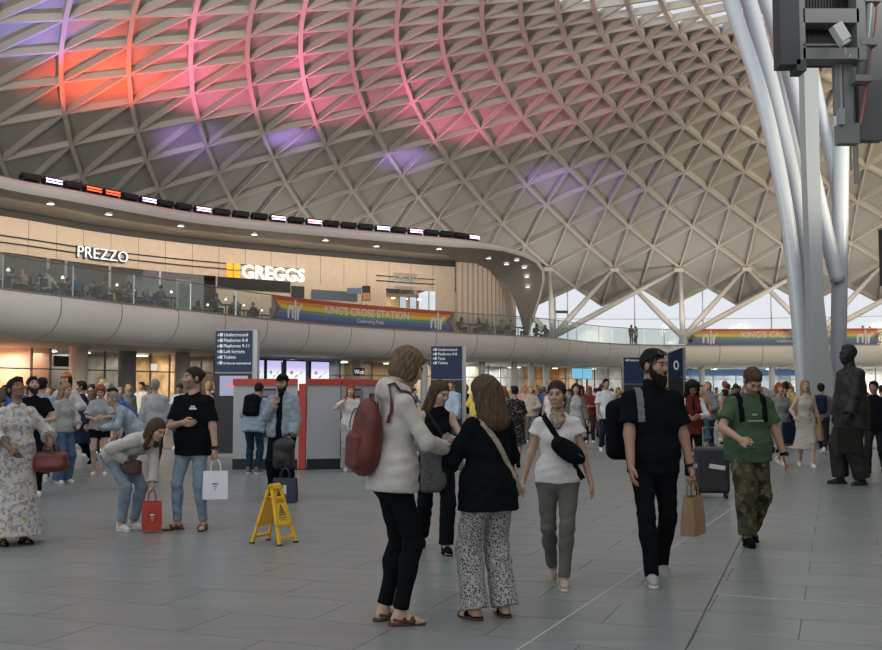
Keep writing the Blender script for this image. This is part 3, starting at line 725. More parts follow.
# ================================================================== ground floor shops under the upper floor
GD = 7.0                                                  # shopfronts stand this far behind the fascia
wg = structure('wall_ground')
M_int = {'peach': M_peach, 'grey': mat('grey_glass_wall', (.36, .38, .38), .4), 'warm': mat('warm_shop', (.62, .48, .34), .6, noise=.5, nscale=1.5), 'pale': mat('pale_shop', (.58, .57, .55), .6, noise=.3, nscale=1.2),
         'brown': mat('brown_shop', (.24, .18, .12), .6), 'orange': mat('orange_shop', (.55, .26, .08), .6, noise=.5, nscale=2.), 'blue': mat('bluegrey_shop', (.24, .28, .32), .6, noise=.3, nscale=1.), 'dark': mat('dim_shop', (.10, .095, .09), .6, noise=.4, nscale=2)}
M_frame = mat('shop_frame', (.20, .20, .195), .5)
def shop(x0, x1, kind, light, lcol=(1, .85, .65), panes=3, hdr=None, pane=M_pane):
    a, b_ = DK.at(x0, GD, 2), DK.at(x1, GD, 2); q = np.linspace(a, b_, 5)
    MB().grid([[DK.p(s_, GD + 3.2, -.01) for s_ in q], [DK.p(s_, GD + 3.2, 3.55) for s_ in q]]).build('interior_wall', M_int[kind], wg)
    MB().grid([[DK.p(a, GD + 3.2, 0), DK.p(a, GD, 0)], [DK.p(a, GD + 3.2, 3.55), DK.p(a, GD, 3.55)]]).build('party_wall', M_int[kind], wg)
    for k in range(panes):
        s0, s1 = a + (b_ - a) * k / panes, a + (b_ - a) * (k + 1) / panes
        MB().add([DK.p(s0, GD, 0.05), DK.p(s1, GD, 0.05), DK.p(s1, GD, 3.5), DK.p(s0, GD, 3.5)], [(0, 1, 2, 3)]).build('shop_pane', pane, wg)
        MB().bar(DK.p(s0, GD, 0), DK.p(s0, GD, 3.55), .09, .09, (1, 0, 0)).build('mullion', M_frame, wg)
    MB().bar(DK.p(a, GD, 2.55), DK.p(b_, GD, 2.55), .06, .06).build('transom', M_frame, wg)
    if hdr: MB().bar(DK.p(a, GD - .05, 3.1), DK.p(b_, GD - .05, 3.1), .06, .5).build('shop_header', hdr, wg)
    n_ = DK.n((a + b_) / 2)
    for k in range(max(1, int((b_ - a) / 3))):
        f = (k + .5) / max(1, int((b_ - a) / 3)); p = DK.p(a + (b_ - a) * f, GD + 1.6, 3.46)
        MB().box(tuple(p), (1.1, .25, .05), math.atan2(n_[1], n_[0])).build('ceiling_panel_light', M_lamp, wg)
    if light: area('shop_light', tuple(DK.p((a + b_) / 2, GD + 1.4, 3.35)), (0, 0, math.atan2(n_[1], n_[0]) + PI / 2), max(1, (b_ - a) * .8), 1.6, light * (b_ - a), lcol)
shop(-90, -8, 'peach', 50, (1, .72, .5)); shop(-8, 31, 'peach', 90, (1, .66, .48), 1); shop(31, 50, 'peach', 80, (1, .66, .55), 1)
shop(50, 84, 'brown', 12, panes=2); shop(84, 130, 'grey', 22, (.9, .95, 1), 2, pane=M_tint)
shop(130, 188, 'warm', 40, (1, .78, .52), 3); shop(188, 214, 'warm', 40, (1, .78, .55), 2); shop(214, 262, 'dark', 6)
shop(262, 340, 'blue', 12, (.9, .95, 1), 4); shop(340, 372, 'pale', 20, panes=2); shop(372, 432, 'brown', 25, (1, .75, .45), 3)
shop(432, 480, 'pale', 30, panes=2); shop(480, 552, 'pale', 45, (1, .96, .9), 5); shop(552, 582, 'orange', 45, (1, .75, .45), 2)
M_hdrb = mat('blue_header', (.035, .12, .30), .4, emit=.12, ecol=(.15, .45, .9))
shop(582, 622, 'pale', 40, (1, .97, .92), 3); shop(622, 690, 'pale', 40, (1, .95, .9), 3, M_hdrb)
shop(690, 800, 'blue', 55, (1, .95, .9), 5, M_hdrb); shop(800, 960, 'pale', 45, (1, .95, .9), 6)
def floor_col(px, d, r_, m, label, grp=None):
    s_ = DK.at(px, d, 2); p = DK.p(s_, d, 0)
    t = thing('round_column', label, 'column', p, 0, grp)
    one('shaft', m, t, lambda b: b.lathe([(0, 0), (r_, 0), (r_, 3.55), (0, 3.55)], n=16), smooth=False)
    one('collar', M_steel, t, lambda b: b.lathe([(r_ + .02, 0), (r_ + .02, .12), (r_, .12)], n=16))
floor_col(78, 4.5, .42, M_beige, 'wide beige column between the peach shop and the grey glass')
floor_col(182, 4.5, .40, mat('taupe_column', (.33, .28, .23), .5), 'taupe brown column beside the warm lit shop window')
floor_col(127, 6.2, .45, M_frame, 'dark panelled column at the end of the grey glass front')
floor_col(356, 5.5, .32, M_beige, 'beige column above the end of the ticket machines')
for px in (424, 482, 514, 531, 546, 702, 772): floor_col(px, 3.2, .24, M_white, 'slim white round column under the far upper floor', 'slim white columns under the far upper floor')
# small hanging shop signs and lit shop items
def hang_sign(px, z, d, w, h, m, label, txt=None, tm=None, ts=.3):
    s_ = DK.at(px, d, z); p = DK.p(s_, d, z); n_ = DK.n(s_)
    t = thing('hanging_sign', label, 'sign', p, math.atan2(n_[1], n_[0]) - PI / 2)
    one('sign_board', m, t, lambda b: b.box((0, 0, 0), (w, .08, h)))
    for sx in (-.4, .4): one('rod', M_steel, t, lambda b: b.tube([(sx * w, 0, h / 2), (sx * w, 0, 3.56 - z)], .012, 5))
    if txt: lettering('lettering', txt, ts, tm, t, facing((0, -.045, -ts * .35), (0, -1, 0)), .005)
hang_sign(154, 2.75, 5.5, .42, .34, mat('exit_white', (.8, .82, .8), emit=.6, ecol=(1, 1, 1)), 'small lit white sign hanging in front of the warm shop')
hang_sign(62, 2.9, 5.8, 1.0, .5, M_black, 'black blank board hanging between peach shop and beige column')
hang_sign(359, 2.75, 5.0, .9, .5, M_dark, 'dark board with white script beside the beige column', 'Wok', M_whitelet, .42)
# four large lit posters above the ticket machines
M_post = [ramp_mat('poster_%d' % k, [(0, c0), (.3, c1), (.55, c2), (.8, c3)], 2, -.9, .9, .4, False) for k, (c0, c1, c2, c3) in enumerate((((.6, .62, .7), (.35, .5, .65), (.75, .75, .8), (.45, .42, .7)), ((.7, .66, .7), (.8, .74, .74), (.7, .75, .8), (.45, .42, .7)), ((.75, .68, .68), (.78, .78, .74), (.75, .76, .8), (.45, .42, .7)), ((.8, .68, .72), (.82, .78, .78), (.75, .75, .8), (.45, .42, .7))))]
for m in M_post:
    r_ = [n_ for n_ in m.node_tree.nodes if n_.type == 'VALTORGB'][0]; bb = m.node_tree.nodes['Principled BSDF']
    m.node_tree.links.new(r_.outputs[0], bb.inputs['Emission Color']); bb.inputs['Emission Strength'].default_value = 1.15
for k, (x0, x1) in enumerate(((258, 264), (266, 282), (285, 307), (310, 330))):
    s0, s1 = DK.at(x0, 5, 2.4), DK.at(x1, 5, 2.4); p = DK.p((s0 + s1) / 2, 5, 2.45); n_ = DK.n((s0 + s1) / 2); w = (s1 - s0)
    t = thing('poster_screen', ['narrow lit poster screen with blue tint beside the tall blue totem', 'lit poster screen with pale blue artwork behind the ticket machines', 'lit poster screen with colourful white artwork behind the ticket machines', 'lit poster screen with pink artwork behind the ticket machines'][k], 'screen', (p[0], p[1], 0), math.atan2(n_[1], n_[0]) - PI / 2)
    one('casing', M_dark, t, lambda b: b.box((0, .08, 1.72), (w + .16, .14, 3.4)))
    o = one('display', M_post[k], t, lambda b: b.box((0, 0, 0), (w, .02, 1.8))); o.location = (0, -.01, 2.42)
    for e in range(3):
        one('artwork', mat('poster_art_%d_%d' % (k, e), (((.3, .5, .7), (.6, .6, .2), (.2, .3, .5)), ((.25, .45, .75), (.8, .5, .3), (.3, .5, .3)), ((.75, .4, .25), (.3, .4, .7), (.7, .6, .2)), ((.8, .3, .45), (.5, .3, .6), (.85, .6, .5)))[k][e], emit=.5), o, lambda b: b.prism([(w * (-.25 + .25 * e) + .1 * w * math.cos(a), .12 * math.sin(a + e) + .2 - .22 * (e % 2)) for a in np.linspace(0, 2 * PI, 7 + e, endpoint=False)], -.014, -.011))
# departure monitors under the far floor
for k, (px, lab) in enumerate(((577, 'cyan monitor on a dark post beside the orange lit shop'), (587, 'second cyan monitor right next to the orange lit shop'))):
    s_ = DK.at(px, 2.5, 3); p = DK.p(s_, 2.5, 0); t = thing('monitor', lab, 'screen', p)
    one('casing', M_black, t, lambda b: b.box((0, .05, 2.9), (.9, .1, .9))); one('display', mat('cyan_display', (.2, .5, .7), emit=.7, ecol=(.2, .55, .8)), t, lambda b: b.box((0, -.01, 2.9), (.84, .02, .82)))
    one('post', M_dark, t, lambda b: b.box((0, .08, 1.25), (.14, .12, 2.5)))

# ================================================================== blue wayfinding totems
def totem(label, px, y, w, h, rz, lines, screen=None, slope=0.):
    p = at_y(px, 391, y); t = thing('wayfinding_totem', label, 'sign', (p[0], p[1], 0), rz)
    one('body', M_steel, t, lambda b: b.prism([(-w / 2, .0), (w / 2 + .12, .0), (w / 2 + .12, h), (-w / 2, h - slope)], .02, .24))
    pan = one('blue_panel', M_blue, t, lambda b: b.prism([(-w / 2 + .005, h - .98 - slope * .5), (w / 2, h - .98), (w / 2, h - .015), (-w / 2 + .005, h - .015 - slope)], -.002, .02))
    one('lower_panel', M_black, t, lambda b: b.box((0, .01, (h - 1.02) / 2 + .04), (w - .01, .03, h - 1.08)))
    for i, l in enumerate(lines):
        lettering('lettering', l, .105 if len(l) < 16 else .068, M_wtext, pan, facing((-w / 2 + .20, -.006, h - .15 - i * .13), (0, -1, 0)), .002, 'LEFT', .002)
        one('pictogram', M_wtext, pan, lambda b: b.box((-w / 2 + .14, -.004, h - .115 - i * .13), (.065, .004, .075)))
        one('arrow', M_wtext, pan, lambda b: b.prism([(-w / 2 + .05, h - .12 - i * .13), (-w / 2 + .085, h - .15 - i * .13), (-w / 2 + .085, h - .09 - i * .13)], -.006, -.002))
    if screen:
        sc = one('display', mat('totem_display', (.22, .22, .34), emit=.35, ecol=(.4, .42, .62)), t, lambda b: b.box((.02, -.008, 1.62), (.66, .02, .46)))
        lettering('display_lettering', 'asics', .2, mat('totem_red', (.8, .2, .15), emit=.3, ecol=(1, .25, .2)), sc, facing((.02, -.02, 1.58), (0, -1, 0)), .002)
    return t
totem('tall blue wayfinding totem with six white lines standing behind the ticket machines', 233, 23.2, .87, 2.92, R(-4), ['Underground', 'Platforms 0-8', 'Platforms 9-11', 'Left luggage', 'Toilets', 'St Pancras International'], True)
totem('blue wayfinding totem with four white lines in the far crowd near the white shop columns', 446.5, 29.4, .92, 2.83, R(2), ['Underground', 'Platforms 0-8', 'Taxis', 'Toilets'])
totem('dark blue wayfinding totem half hidden behind the bearded man in black', 637, 37, .98, 2.75, R(3), ['Platforms'])
tt = totem('blue slanted totem with a round white mark behind the bearded man in black', 676, 33, .55, 2.95, R(18), [], slope=.2)
one('round_mark', M_wtext, tt, lambda b: b.prism([(.02 + .1 * math.cos(a), 2.35 + .16 * math.sin(a)) for a in np.linspace(0, 2 * PI, 16, endpoint=False)], -.006, -.002))
one('inner_mark', M_blue, tt, lambda b: b.prism([(.02 + .055 * math.cos(a), 2.35 + .1 * math.sin(a)) for a in np.linspace(0, 2 * PI, 16, endpoint=False)], -.01, -.006))

# ================================================================== ticket machines
def machine(label, a, b_, depth, screen_x, slot=True):
    a = np.array(a); b_ = np.array(b_); L = np.linalg.norm(b_ - a); ang = math.atan2(*(b_ - a)[::-1]); c = (a + b_) / 2
    t = thing('ticket_machine', label, 'ticket machine', (c[0], c[1], 0), ang, 'ticket machines of the island'); H = 1.735
    ins = min(.25, depth * .6); tz = [(-L / 2 + .005, 0), (L / 2 - .005, 0), (L / 2 - ins, depth), (-L / 2 + ins, depth)]
    def slab(b, z0, z1, k=0.): b.add([(x * (1 + k), y - .03 * (k > 0), z) for z in (z0, z1) for x, y in tz], [(3, 2, 1, 0), (4, 5, 6, 7)] + [(i, (i + 1) % 4, (i + 1) % 4 + 4, i + 4) for i in range(4)])
    one('body', M_machine, t, lambda b: slab(b, .2, H - .1), bevel=.01)
    one('plinth', M_black, t, lambda b: slab(b, 0, .2))
    one('red_band', M_red, t, lambda b: slab(b, H - .12, H, .004))
    for x in screen_x:
        one('recess', mat('machine_recess', (.22, .225, .23), .4), t, lambda b: b.box((x, -.004, 1.02), (.52, .012, 1.0)))
        sc = one('screen_bezel', M_black, t, lambda b: b.box((x - .06, -.014, 1.22), (.27, .02, .36)))
        one('touch_screen', mat('touch_display', (.4, .2, .17), emit=.35, ecol=(.7, .35, .3)), sc, lambda b: b.box((x - .06, -.026, 1.22), (.22, .008, .28)))
        one('card_reader', M_black, t, lambda b: b.box((x - .03, -.03, .86), (.12, .05, .12)), bevel=.008)
        one('ticket_tray', M_black, t, lambda b: b.box((x - .02, -.02, .68), (.26, .04, .1)), bevel=.008)
        one('header_plate', M_dark, t, lambda b: b.box((x, -.008, 1.53), (.30, .01, .035)))
    return t
P1, P2, P3, P4 = ground(232, 469.5)[:2], ground(300, 470)[:2], ground(341, 469)[:2], ground(377, 463)[:2]
machine('wide grey ticket machine with red top, used by person with black backpack', P1, (P2 - P1) * .965 + P1, .42, [.05])
machine('grey ticket machine with blank side panel beside the red upright', P2 + (P3 - P2) * .15, P2 + (P3 - P2) * .985, .4, [])
machine('angled grey ticket machine with lit screen and card reader by the girl with sunglasses', P3, P4, .4, [-.12])
rp = thing('red_upright', 'red upright strip between two ticket machines', 'post', (*(P2 + (P3 - P2) * .04), 0))
one('strip', M_red, rp, lambda b: b.box((0, .06, .82), (.13, .16, 1.64))); one('foot', M_dark, rp, lambda b: b.box((0, .06, .01), (.15, .18, .02)))

# ================================================================== wet floor sign
wp = ground(274, 543); ws = thing('wet_floor_sign', 'yellow plastic A-frame wet floor sign open on the grey floor', 'floor sign', (wp[0], wp[1], 0), R(62)); ws.scale = (.95,) * 3
def leaf(s):
    Hh, top, bot, tilt = .62, .085, .155, math.atan2(.17, .60)
    g = bpy.data.objects.new('leaf', None)
    def P(x, z, off=0): return (x, s * (math.sin(tilt) * (Hh - z) + off * math.cos(tilt) + .012), z * math.cos(tilt) + off * math.sin(tilt) * 1.0)
    def w(z): return bot + (top - bot) * z / Hh
    def quad(b, pts, th=.022):
        V = [P(x, z, -th / 2) for x, z in pts] + [P(x, z, th / 2) for x, z in pts]; n = len(pts)
        b.add(V, [tuple(range(n)), tuple(range(2 * n - 1, n - 1, -1))] + [(i, i + n, (i + 1) % n + n, (i + 1) % n) for i in range(n)])
    o = one('leaf_frame', M_yellow, ws, lambda b: [quad(b, [(sx * w(0), 0), (sx * (w(0) - .035), 0), (sx * (w(Hh) - .03), Hh), (sx * w(Hh), Hh)], .03) for sx in (-1, 1)] + [quad(b, [(-w(Hh), Hh), (w(Hh), Hh), (w(.58), .58), (-w(.58), .58)], .03), quad(b, [(-w(.5), .5), (w(.5), .5), (w(.47), .47), (-w(.47), .47)], .028), quad(b, [(-w(.09), .09), (w(.09), .09), (w(.06), .06), (-w(.06), .06)], .028), quad(b, [(-w(.22), .22), (w(.22), .22), (w(.19), .19), (-w(.19), .19)], .03)], bevel=.004)
    p = one('leaf_panel', mat('panel_yellow', (.80, .52, .06), .45), ws, lambda b: quad(b, [(-w(.2) + .02, .2), (w(.2) - .02, .2), (w(.48) - .02, .48), (-w(.48) + .02, .48)], .012))
    f = .0085
    lettering('warning_lettering', 'CAUTION', .036, mat('print_red', (.45, .05, .03), .5), p, Matrix(((-s if s > 0 else 1, 0, 0, 0), (0, -math.sin(tilt) * s, math.cos(tilt) * s, P(0, .435, f)[1]), (0, math.cos(tilt), math.sin(tilt), P(0, .435, f)[2]), (0, 0, 0, 1))), .0005)
    one('warning_triangle', mat('print_black', (.05, .045, .02), .5), p, lambda b: [quad2(b, P, [(-.055, .30), (.055, .30), (.045, .307), (-.045, .307)], f), quad2(b, P, [(-.055, .30), (-.042, .30), (.004, .41), (-.004, .415)], f), quad2(b, P, [(.055, .30), (.042, .30), (-.004, .41), (.004, .415)], f), quad2(b, P, [(-.02, .315), (-.008, .315), (.012, .37), (0, .375)], f), quad2(b, P, [(.02, .315), (.010, .315), (-.008, .355), (0, .36)], f)])
    one('print_line', mat('print_black', (.05, .045, .02), .5), p, lambda b: [quad2(b, P, [(-.07, .275), (.07, .275), (.07, .281), (-.07, .281)], f), quad2(b, P, [(-.05, .255), (.05, .255), (.05, .26), (-.05, .26)], f)])
    for sx in (-1, 1): one('rubber_foot', M_black, ws, lambda b: b.box(P(sx * (w(0) - .018), .008), (.04, .04, .018)))
def quad2(b, P, pts, off):
    b.add([P(x, z, off) for x, z in pts], [tuple(range(len(pts)))])
leaf(1); leaf(-1)
one('hinge', M_yellow, ws, lambda b: b.tube([(-.08, 0, .60), (.08, 0, .60)], .016, 8)); one('stay', M_yellow, ws, lambda b: b.bar((.10, -.10, .30), (.10, .10, .30), .008, .012))

# ================================================================== board, camera and pipes hanging at the upper right
BY = 14.
def bp(px, py, y=BY): return at_y(px, py, y)
hb = thing('overhead_gantry', 'overhead steel frame with dark board, louvres, pipe and ducting', 'board', bp(815, 40))
hb0 = np.array(hb.location)
def hbx(name, m, x0, x1, y0, y1, dy=0., th=.3, par=None, y=BY):
    a = bp(x0, y1, y); c = bp(x1, y0, y); ctr = (a + c) / 2 - hb0
    return one(name, m, par or hb, lambda b: b.box((ctr[0], ctr[1] + dy + th / 2, ctr[2]), (c[0] - a[0], th, c[2] - a[2])))
M_board = mat('board_dark', (.03, .045, .05), .5); M_frm = mat('board_frame', (.21, .225, .22), .5)
hbx('side_panel', M_board, 778, 795, -40, 67, -.12, .3)
hbx('upright', M_frm, 794, 801, -40, 66, -.1, .25); hbx('upright_foot', mat('frame_foot', (.05, .06, .065), .5), 794, 803.5, 62, 73, -.12, .3)
hbx('frame_beam', M_frm, 801, 856, 11, 25, -.1, .3); hbx('frame_beam', M_frm, 801, 856, 50, 61, -.1, .3); hbx('frame_beam', M_frm, 801, 856, -40, -28, -.1, .3)
hbx('louvre_backing', M_black, 801, 858, -40, 60, .25, .1)
for k in range(18):
    x = 803 + k * 3
    hbx('louvre', M_black, x, x + 1.5, -38, 58, .18, .06)
hbx('rail', M_frm, 801, 842, 46, 48, -.1, .06); hbx('upright', M_frm, 855, 861, -40, 62, -.1, .3)
hbx('upright', M_frm, 838.5, 842, 58, 112, .1, .1); hbx('upright', M_white, 843.5, 846, 60, 124, .15, .1); hbx('upright', M_frm, 848, 855, 58, 124, .1, .1); hbx('end_box', M_frm, 838, 858, 124, 144, -.05, .18); hbx('plate', M_greycol, 837, 842, 110, 126, -.1, .12)
cc = thing('security_camera', 'white security camera on an arm fixed to the grey overhead frame', 'camera', bp(840, 36, BY - .35)); c0 = np.array(cc.location)
one('camera_body', M_white, cc, lambda b: b.box((0, 0, 0), (.12, .14, .29), rot=Matrix.Rotation(R(-30), 3, 'Y')), bevel=.015)
one('camera_hood', M_white, cc, lambda b: b.box((-.005, -.01, .035), (.15, .17, .26), rot=Matrix.Rotation(R(-30), 3, 'Y')), bevel=.01)
one('camera_lens', M_black, cc, lambda b: b.lathe([(0, -.012), (.04, -.012), (.04, .02), (0, .02)], (.075, -.01, -.135), 12))
one('arm', M_frm, cc, lambda b: b.tube([(.05, .05, -.02), (.14, .15, .02), (.24, .22, .02)], .018, 8)); one('cable', M_white, cc, lambda b: b.tube([(.06, 0, -.14), (.09, .02, -.25), (.15, .08, -.28), (.22, .18, -.2)], .007, 6))
pi_ = hb; p0 = hb0
def q_(x, y, d=0.): return bp(x, y, BY + d) - p0
one('pipe_run', mat('pipe_grey', (.22, .23, .225), .4, .3), pi_, lambda b: b.tube([q_(874, -60), q_(869, 0), q_(866, 40), q_(860, 84)], .075, 14), smooth=True)
for x, y in ((870, 1), (866.5, 44), (861, 80)): one('collar', M_frm, pi_, lambda b: b.box(tuple(q_(x, y)), (.24, .22, .09)))
for k, (dx, c) in enumerate(((10, 'red'), (12.5, 'grey'), (15, 'red'))):
    one('cable', mat('cable_' + c, (.4, .06, .06) if c == 'red' else (.3, .3, .3), .5), pi_, lambda b: b.tube(Curve3([q_(880 + k, -60, .1), q_(876 + k * .5, 15, .12), q_(870 - k, 60, .12), q_(866 - k * 1.5, 100, .12), q_(861 - k, 125, .1)]), .011, 6))
ob = hb; o0_ = hb0
def obx(name, m, x0, x1, y0, y1, dy=0., th=.6):
    a = bp(x0, y1); c = bp(x1, y0); ctr = (a + c) / 2 - o0_
    one(name, m, ob, lambda b: b.box((ctr[0], dy + th / 2 + .15, ctr[2]), (c[0] - a[0], th, c[2] - a[2])))
obx('duct', mat('duct_grey', (.13, .14, .14), .5), 860, 896, 70, 132, .3, .2); obx('duct_lid', M_frm, 866, 896, -60, 70, .3, .2); obx('seam', M_black, 870, 871, 72, 130, .28, .02)
for x in (862, 866, 869): obx('strap', mat('strap_grey', (.3, .29, .26), .6), x, x + .8, 130, 150 + x % 3 * 14, .25, .015)
# a rod carries the hung frame up to the roof
for t_, p_, px in ((hb, hb0, 797), (pi_, p0, 873), (ob, o0_, 880)):
    a = bp(px, -45) - p_; one('hanger_rod', M_frm, t_, lambda b: b.tube([a, a + np.array([0, .1, 9.])], .03, 6))
sb = thing('black_hanging_sign', 'narrow black sign panel hanging near the bronze statue', 'sign', bp(885, 258, 16.)); s0_ = np.array(sb.location)
one('sign_face', M_black, sb, lambda b: b.box((.03, 0, 0), (.2, .12, .9))); one('sign_cap', M_frm, sb, lambda b: b.box((.03, 0, .46), (.22, .13, .03))); one('hanger', M_frm, sb, lambda b: b.tube([(.06, 0, .46), (.06, 0, 13.5)], .02, 6))
# direction sign on a pole, standing on the upper floor by the shops
for (px, d, label, blade) in ((362, 3.0, 'blue finger sign with lit picture board on a pole by the upper shops', 1), (555, 3.2, 'slim pale pole with a small dark finger sign by the canopy foot', 0)):
    s_ = DK.at(px, d, 7); p = DK.p(s_, d, ZD); t = thing('sign_pole', label, 'sign', p)
    H = 2.85 if blade else 4.0
    one('pole', M_steel, t, lambda b: b.tube([(0, 0, 0), (0, 0, H)], .07, 8)); one('foot', M_steel, t, lambda b: b.lathe([(0, 0), (.2, 0), (.2, .03), (0, .03)], n=12))
    if blade:
        one('finger_blade', mat('finger_blue', (.10, .16, .26), .5), t, lambda b: b.box((-.45, 0, 2.6), (1.0, .06, .36))); one('picture_board', M_black, t, lambda b: b.box((.28, -.06, 2.45), (.5, .08, .95))); one('picture', mat('board_pic', (.45, .2, .08), .5, emit=.2, noise=.6, nscale=6), t, lambda b: b.box((.28, -.11, 2.25), (.42, .02, .45)))
    else: one('finger_blade', M_dark, t, lambda b: b.box((.55, 0, 2.55), (.95, .06, .22))); one('clamp', M_steel, t, lambda b: b.lathe([(.07, 0), (.12, 0), (.12, .3), (.07, .3)], (0, 0, 2.1), 10))
# ================================================================== people
def vcol_mat(name, rough=.55):
    m = bpy.data.materials.new(name); m.use_nodes = True; N = m.node_tree.nodes; L = m.node_tree.links; b = N['Principled BSDF']
    a = N.new('ShaderNodeVertexColor'); a.layer_name = 'Col'; L.new(a.outputs[0], b.inputs['Base Color'])
    b.inputs['Roughness'].default_value = rough; b.inputs['Subsurface Weight'].default_value = .0
    return m
M_skin = vcol_mat('skin')
def fabric(name, c, rough=.9, noise=.12, ns=9., bump=.45, bs=16.): return mat('cloth_' + name, c, rough, 0, noise, ns, bump, bs, spec=.06)
def pattern(name, base, layers, rough=.85, vor=True):
    """printed cloth: cells of a Voronoi texture in object space, coloured by cell; layers = (threshold, colour)"""
    m = bpy.data.materials.new(name); m.use_nodes = True; N = m.node_tree.nodes; L = m.node_tree.links; b = N['Principled BSDF']
    b.inputs['Roughness'].default_value = rough; b.inputs['Specular IOR Level'].default_value = .25
    tc = N.new('ShaderNodeTexCoord'); prev = None
    rgb = N.new('ShaderNodeRGB'); rgb.outputs[0].default_value = (*base, 1); prev = rgb.outputs[0]
    for scale, thr, col, kind in layers:
        if kind == 'spot':
            v = N.new('ShaderNodeTexVoronoi'); v.inputs['Scale'].default_value = scale; L.new(tc.outputs['Object'], v.inputs['Vector'])
            src = v.outputs['Distance']; op = 'LESS_THAN'
        else:
            v = N.new('ShaderNodeTexNoise'); v.inputs['Scale'].default_value = scale; v.inputs['Detail'].default_value = 1.5
            mp = N.new('ShaderNodeMapping'); mp.inputs['Location'].default_value = (scale * 1.7, thr * 9, 3.1); L.new(tc.outputs['Object'], mp.inputs[0]); L.new(mp.outputs[0], v.inputs['Vector'])
            src = v.outputs['Fac']; op = 'GREATER_THAN'
        t = N.new('ShaderNodeMath'); t.operation = op; t.inputs[1].default_value = thr; L.new(src, t.inputs[0])
        mx = N.new('ShaderNodeMixRGB'); mx.inputs[2].default_value = (*col, 1); L.new(t.outputs[0], mx.inputs[0]); L.new(prev, mx.inputs[1]); prev = mx.outputs[0]
    L.new(prev, b.inputs['Base Color'])
    n2 = N.new('ShaderNodeTexNoise'); n2.inputs['Scale'].default_value = 9; L.new(tc.outputs['Object'], n2.inputs['Vector'])
    bp_ = N.new('ShaderNodeBump'); bp_.inputs['Strength'].default_value = .35; bp_.inputs['Distance'].default_value = .02; L.new(n2.outputs['Fac'], bp_.inputs['Height']); L.new(bp_.outputs[0], b.inputs['Normal'])
    MATS[name] = m
    return m
C_BLACK = fabric('black', (.006, .008, .010)); C_CHAR = fabric('charcoal', (.02, .023, .026)); C_NAVY = fabric('navy', (.014, .022, .045))
C_CREAM = fabric('cream', (.50, .48, .44)); C_WHITE = fabric('white', (.62, .61, .59)); C_LGREY = fabric('light_grey', (.34, .35, .35)); C_GREY = fabric('grey', (.16, .165, .165))
C_JEANL = fabric('pale_denim', (.20, .27, .33), noise=.22, ns=14); C_JEAN = fabric('mid_denim', (.07, .12, .19), noise=.25, ns=14); C_JEAND = fabric('dark_denim', (.02, .035, .06), noise=.2)
C_DENJ = fabric('washed_denim', (.27, .32, .35), noise=.28, ns=16); C_OLIVE = fabric('olive_grey', (.12, .12, .105), noise=.12); C_GREEN = fabric('green', (.07, .115, .068), noise=.15)
C_RED = fabric('red', (.32, .035, .03)); C_MAROON = fabric('maroon', (.12, .025, .02)); C_BLUE = fabric('blue', (.04, .12, .32)); C_SKYB = fabric('sky_blue', (.28, .36, .46)); C_YEL = fabric('yellow', (.55, .42, .10)); C_ORANGE = fabric('orange', (.55, .16, .05)); C_PINK = fabric('pink', (.5, .26, .27)); C_BEIGE = fabric('beige', (.36, .31, .25)); C_BROWN = fabric('brown', (.10, .06, .04)); C_TEAL = fabric('teal', (.05, .15, .16))
C_FLORAL = pattern('floral_white', (.50, .49, .46), [(19, .60, (.22, .27, .36), 'n'), (23, .61, (.42, .30, .16), 'n'), (31, .64, (.27, .22, .17), 'n'), (15, .64, (.34, .33, .32), 'n')])
C_DOTS = pattern('black_white_weave', (.40, .39, .37), [(85, .42, (.03, .03, .032), 'spot')])
C_CAMO = pattern('camouflage', (.055, .055, .03), [(9, .52, (.09, .075, .04), 'n'), (11, .58, (.02, .025, .018), 'n'), (14, .62, (.13, .11, .07), 'n')])
C_BFLOR = pattern('black_floral', (.013, .013, .015), [(26, .24, (.36, .27, .20), 'spot'), (13, .66, (.22, .12, .10), 'n')])
C_GDRESS = pattern('grey_print', (.22, .23, .22), [(34, .26, (.07, .08, .08), 'spot'), (40, .14, (.42, .42, .40), 'spot')])
C_BDRESS = pattern('beige_print', (.42, .39, .35), [(12, .70, (.25, .20, .16), 'n')])
C_REDPAT = pattern('red_print', (.35, .06, .06), [(30, .3, (.5, .42, .38), 'spot')])
HCOL = {}
SKIN = {'fair': (.50, .33, .245), 'light': (.44, .275, .195), 'tan': (.37, .215, .145), 'brown': (.20, .11, .07), 'dark': (.11, .06, .04)}
def hairmat(n, c):
    m = mat('hair_' + n, c, .55, 0, .45, 7, .5, 22, stretch=(9, 9, 1.2), spec=.15); HCOL[m.name] = c; return m
H_BLACK = hairmat('black', (.012, .011, .010)); H_DKBR = hairmat('dark_brown', (.035, .024, .017)); H_BROWN = hairmat('brown', (.085, .055, .035)); H_BLOND = hairmat('blond', (.30, .20, .10)); H_RED = hairmat('ginger', (.26, .075, .025)); H_GREY = hairmat('grey', (.25, .24, .22)); H_DBLOND = hairmat('dark_blond', (.16, .11, .065))
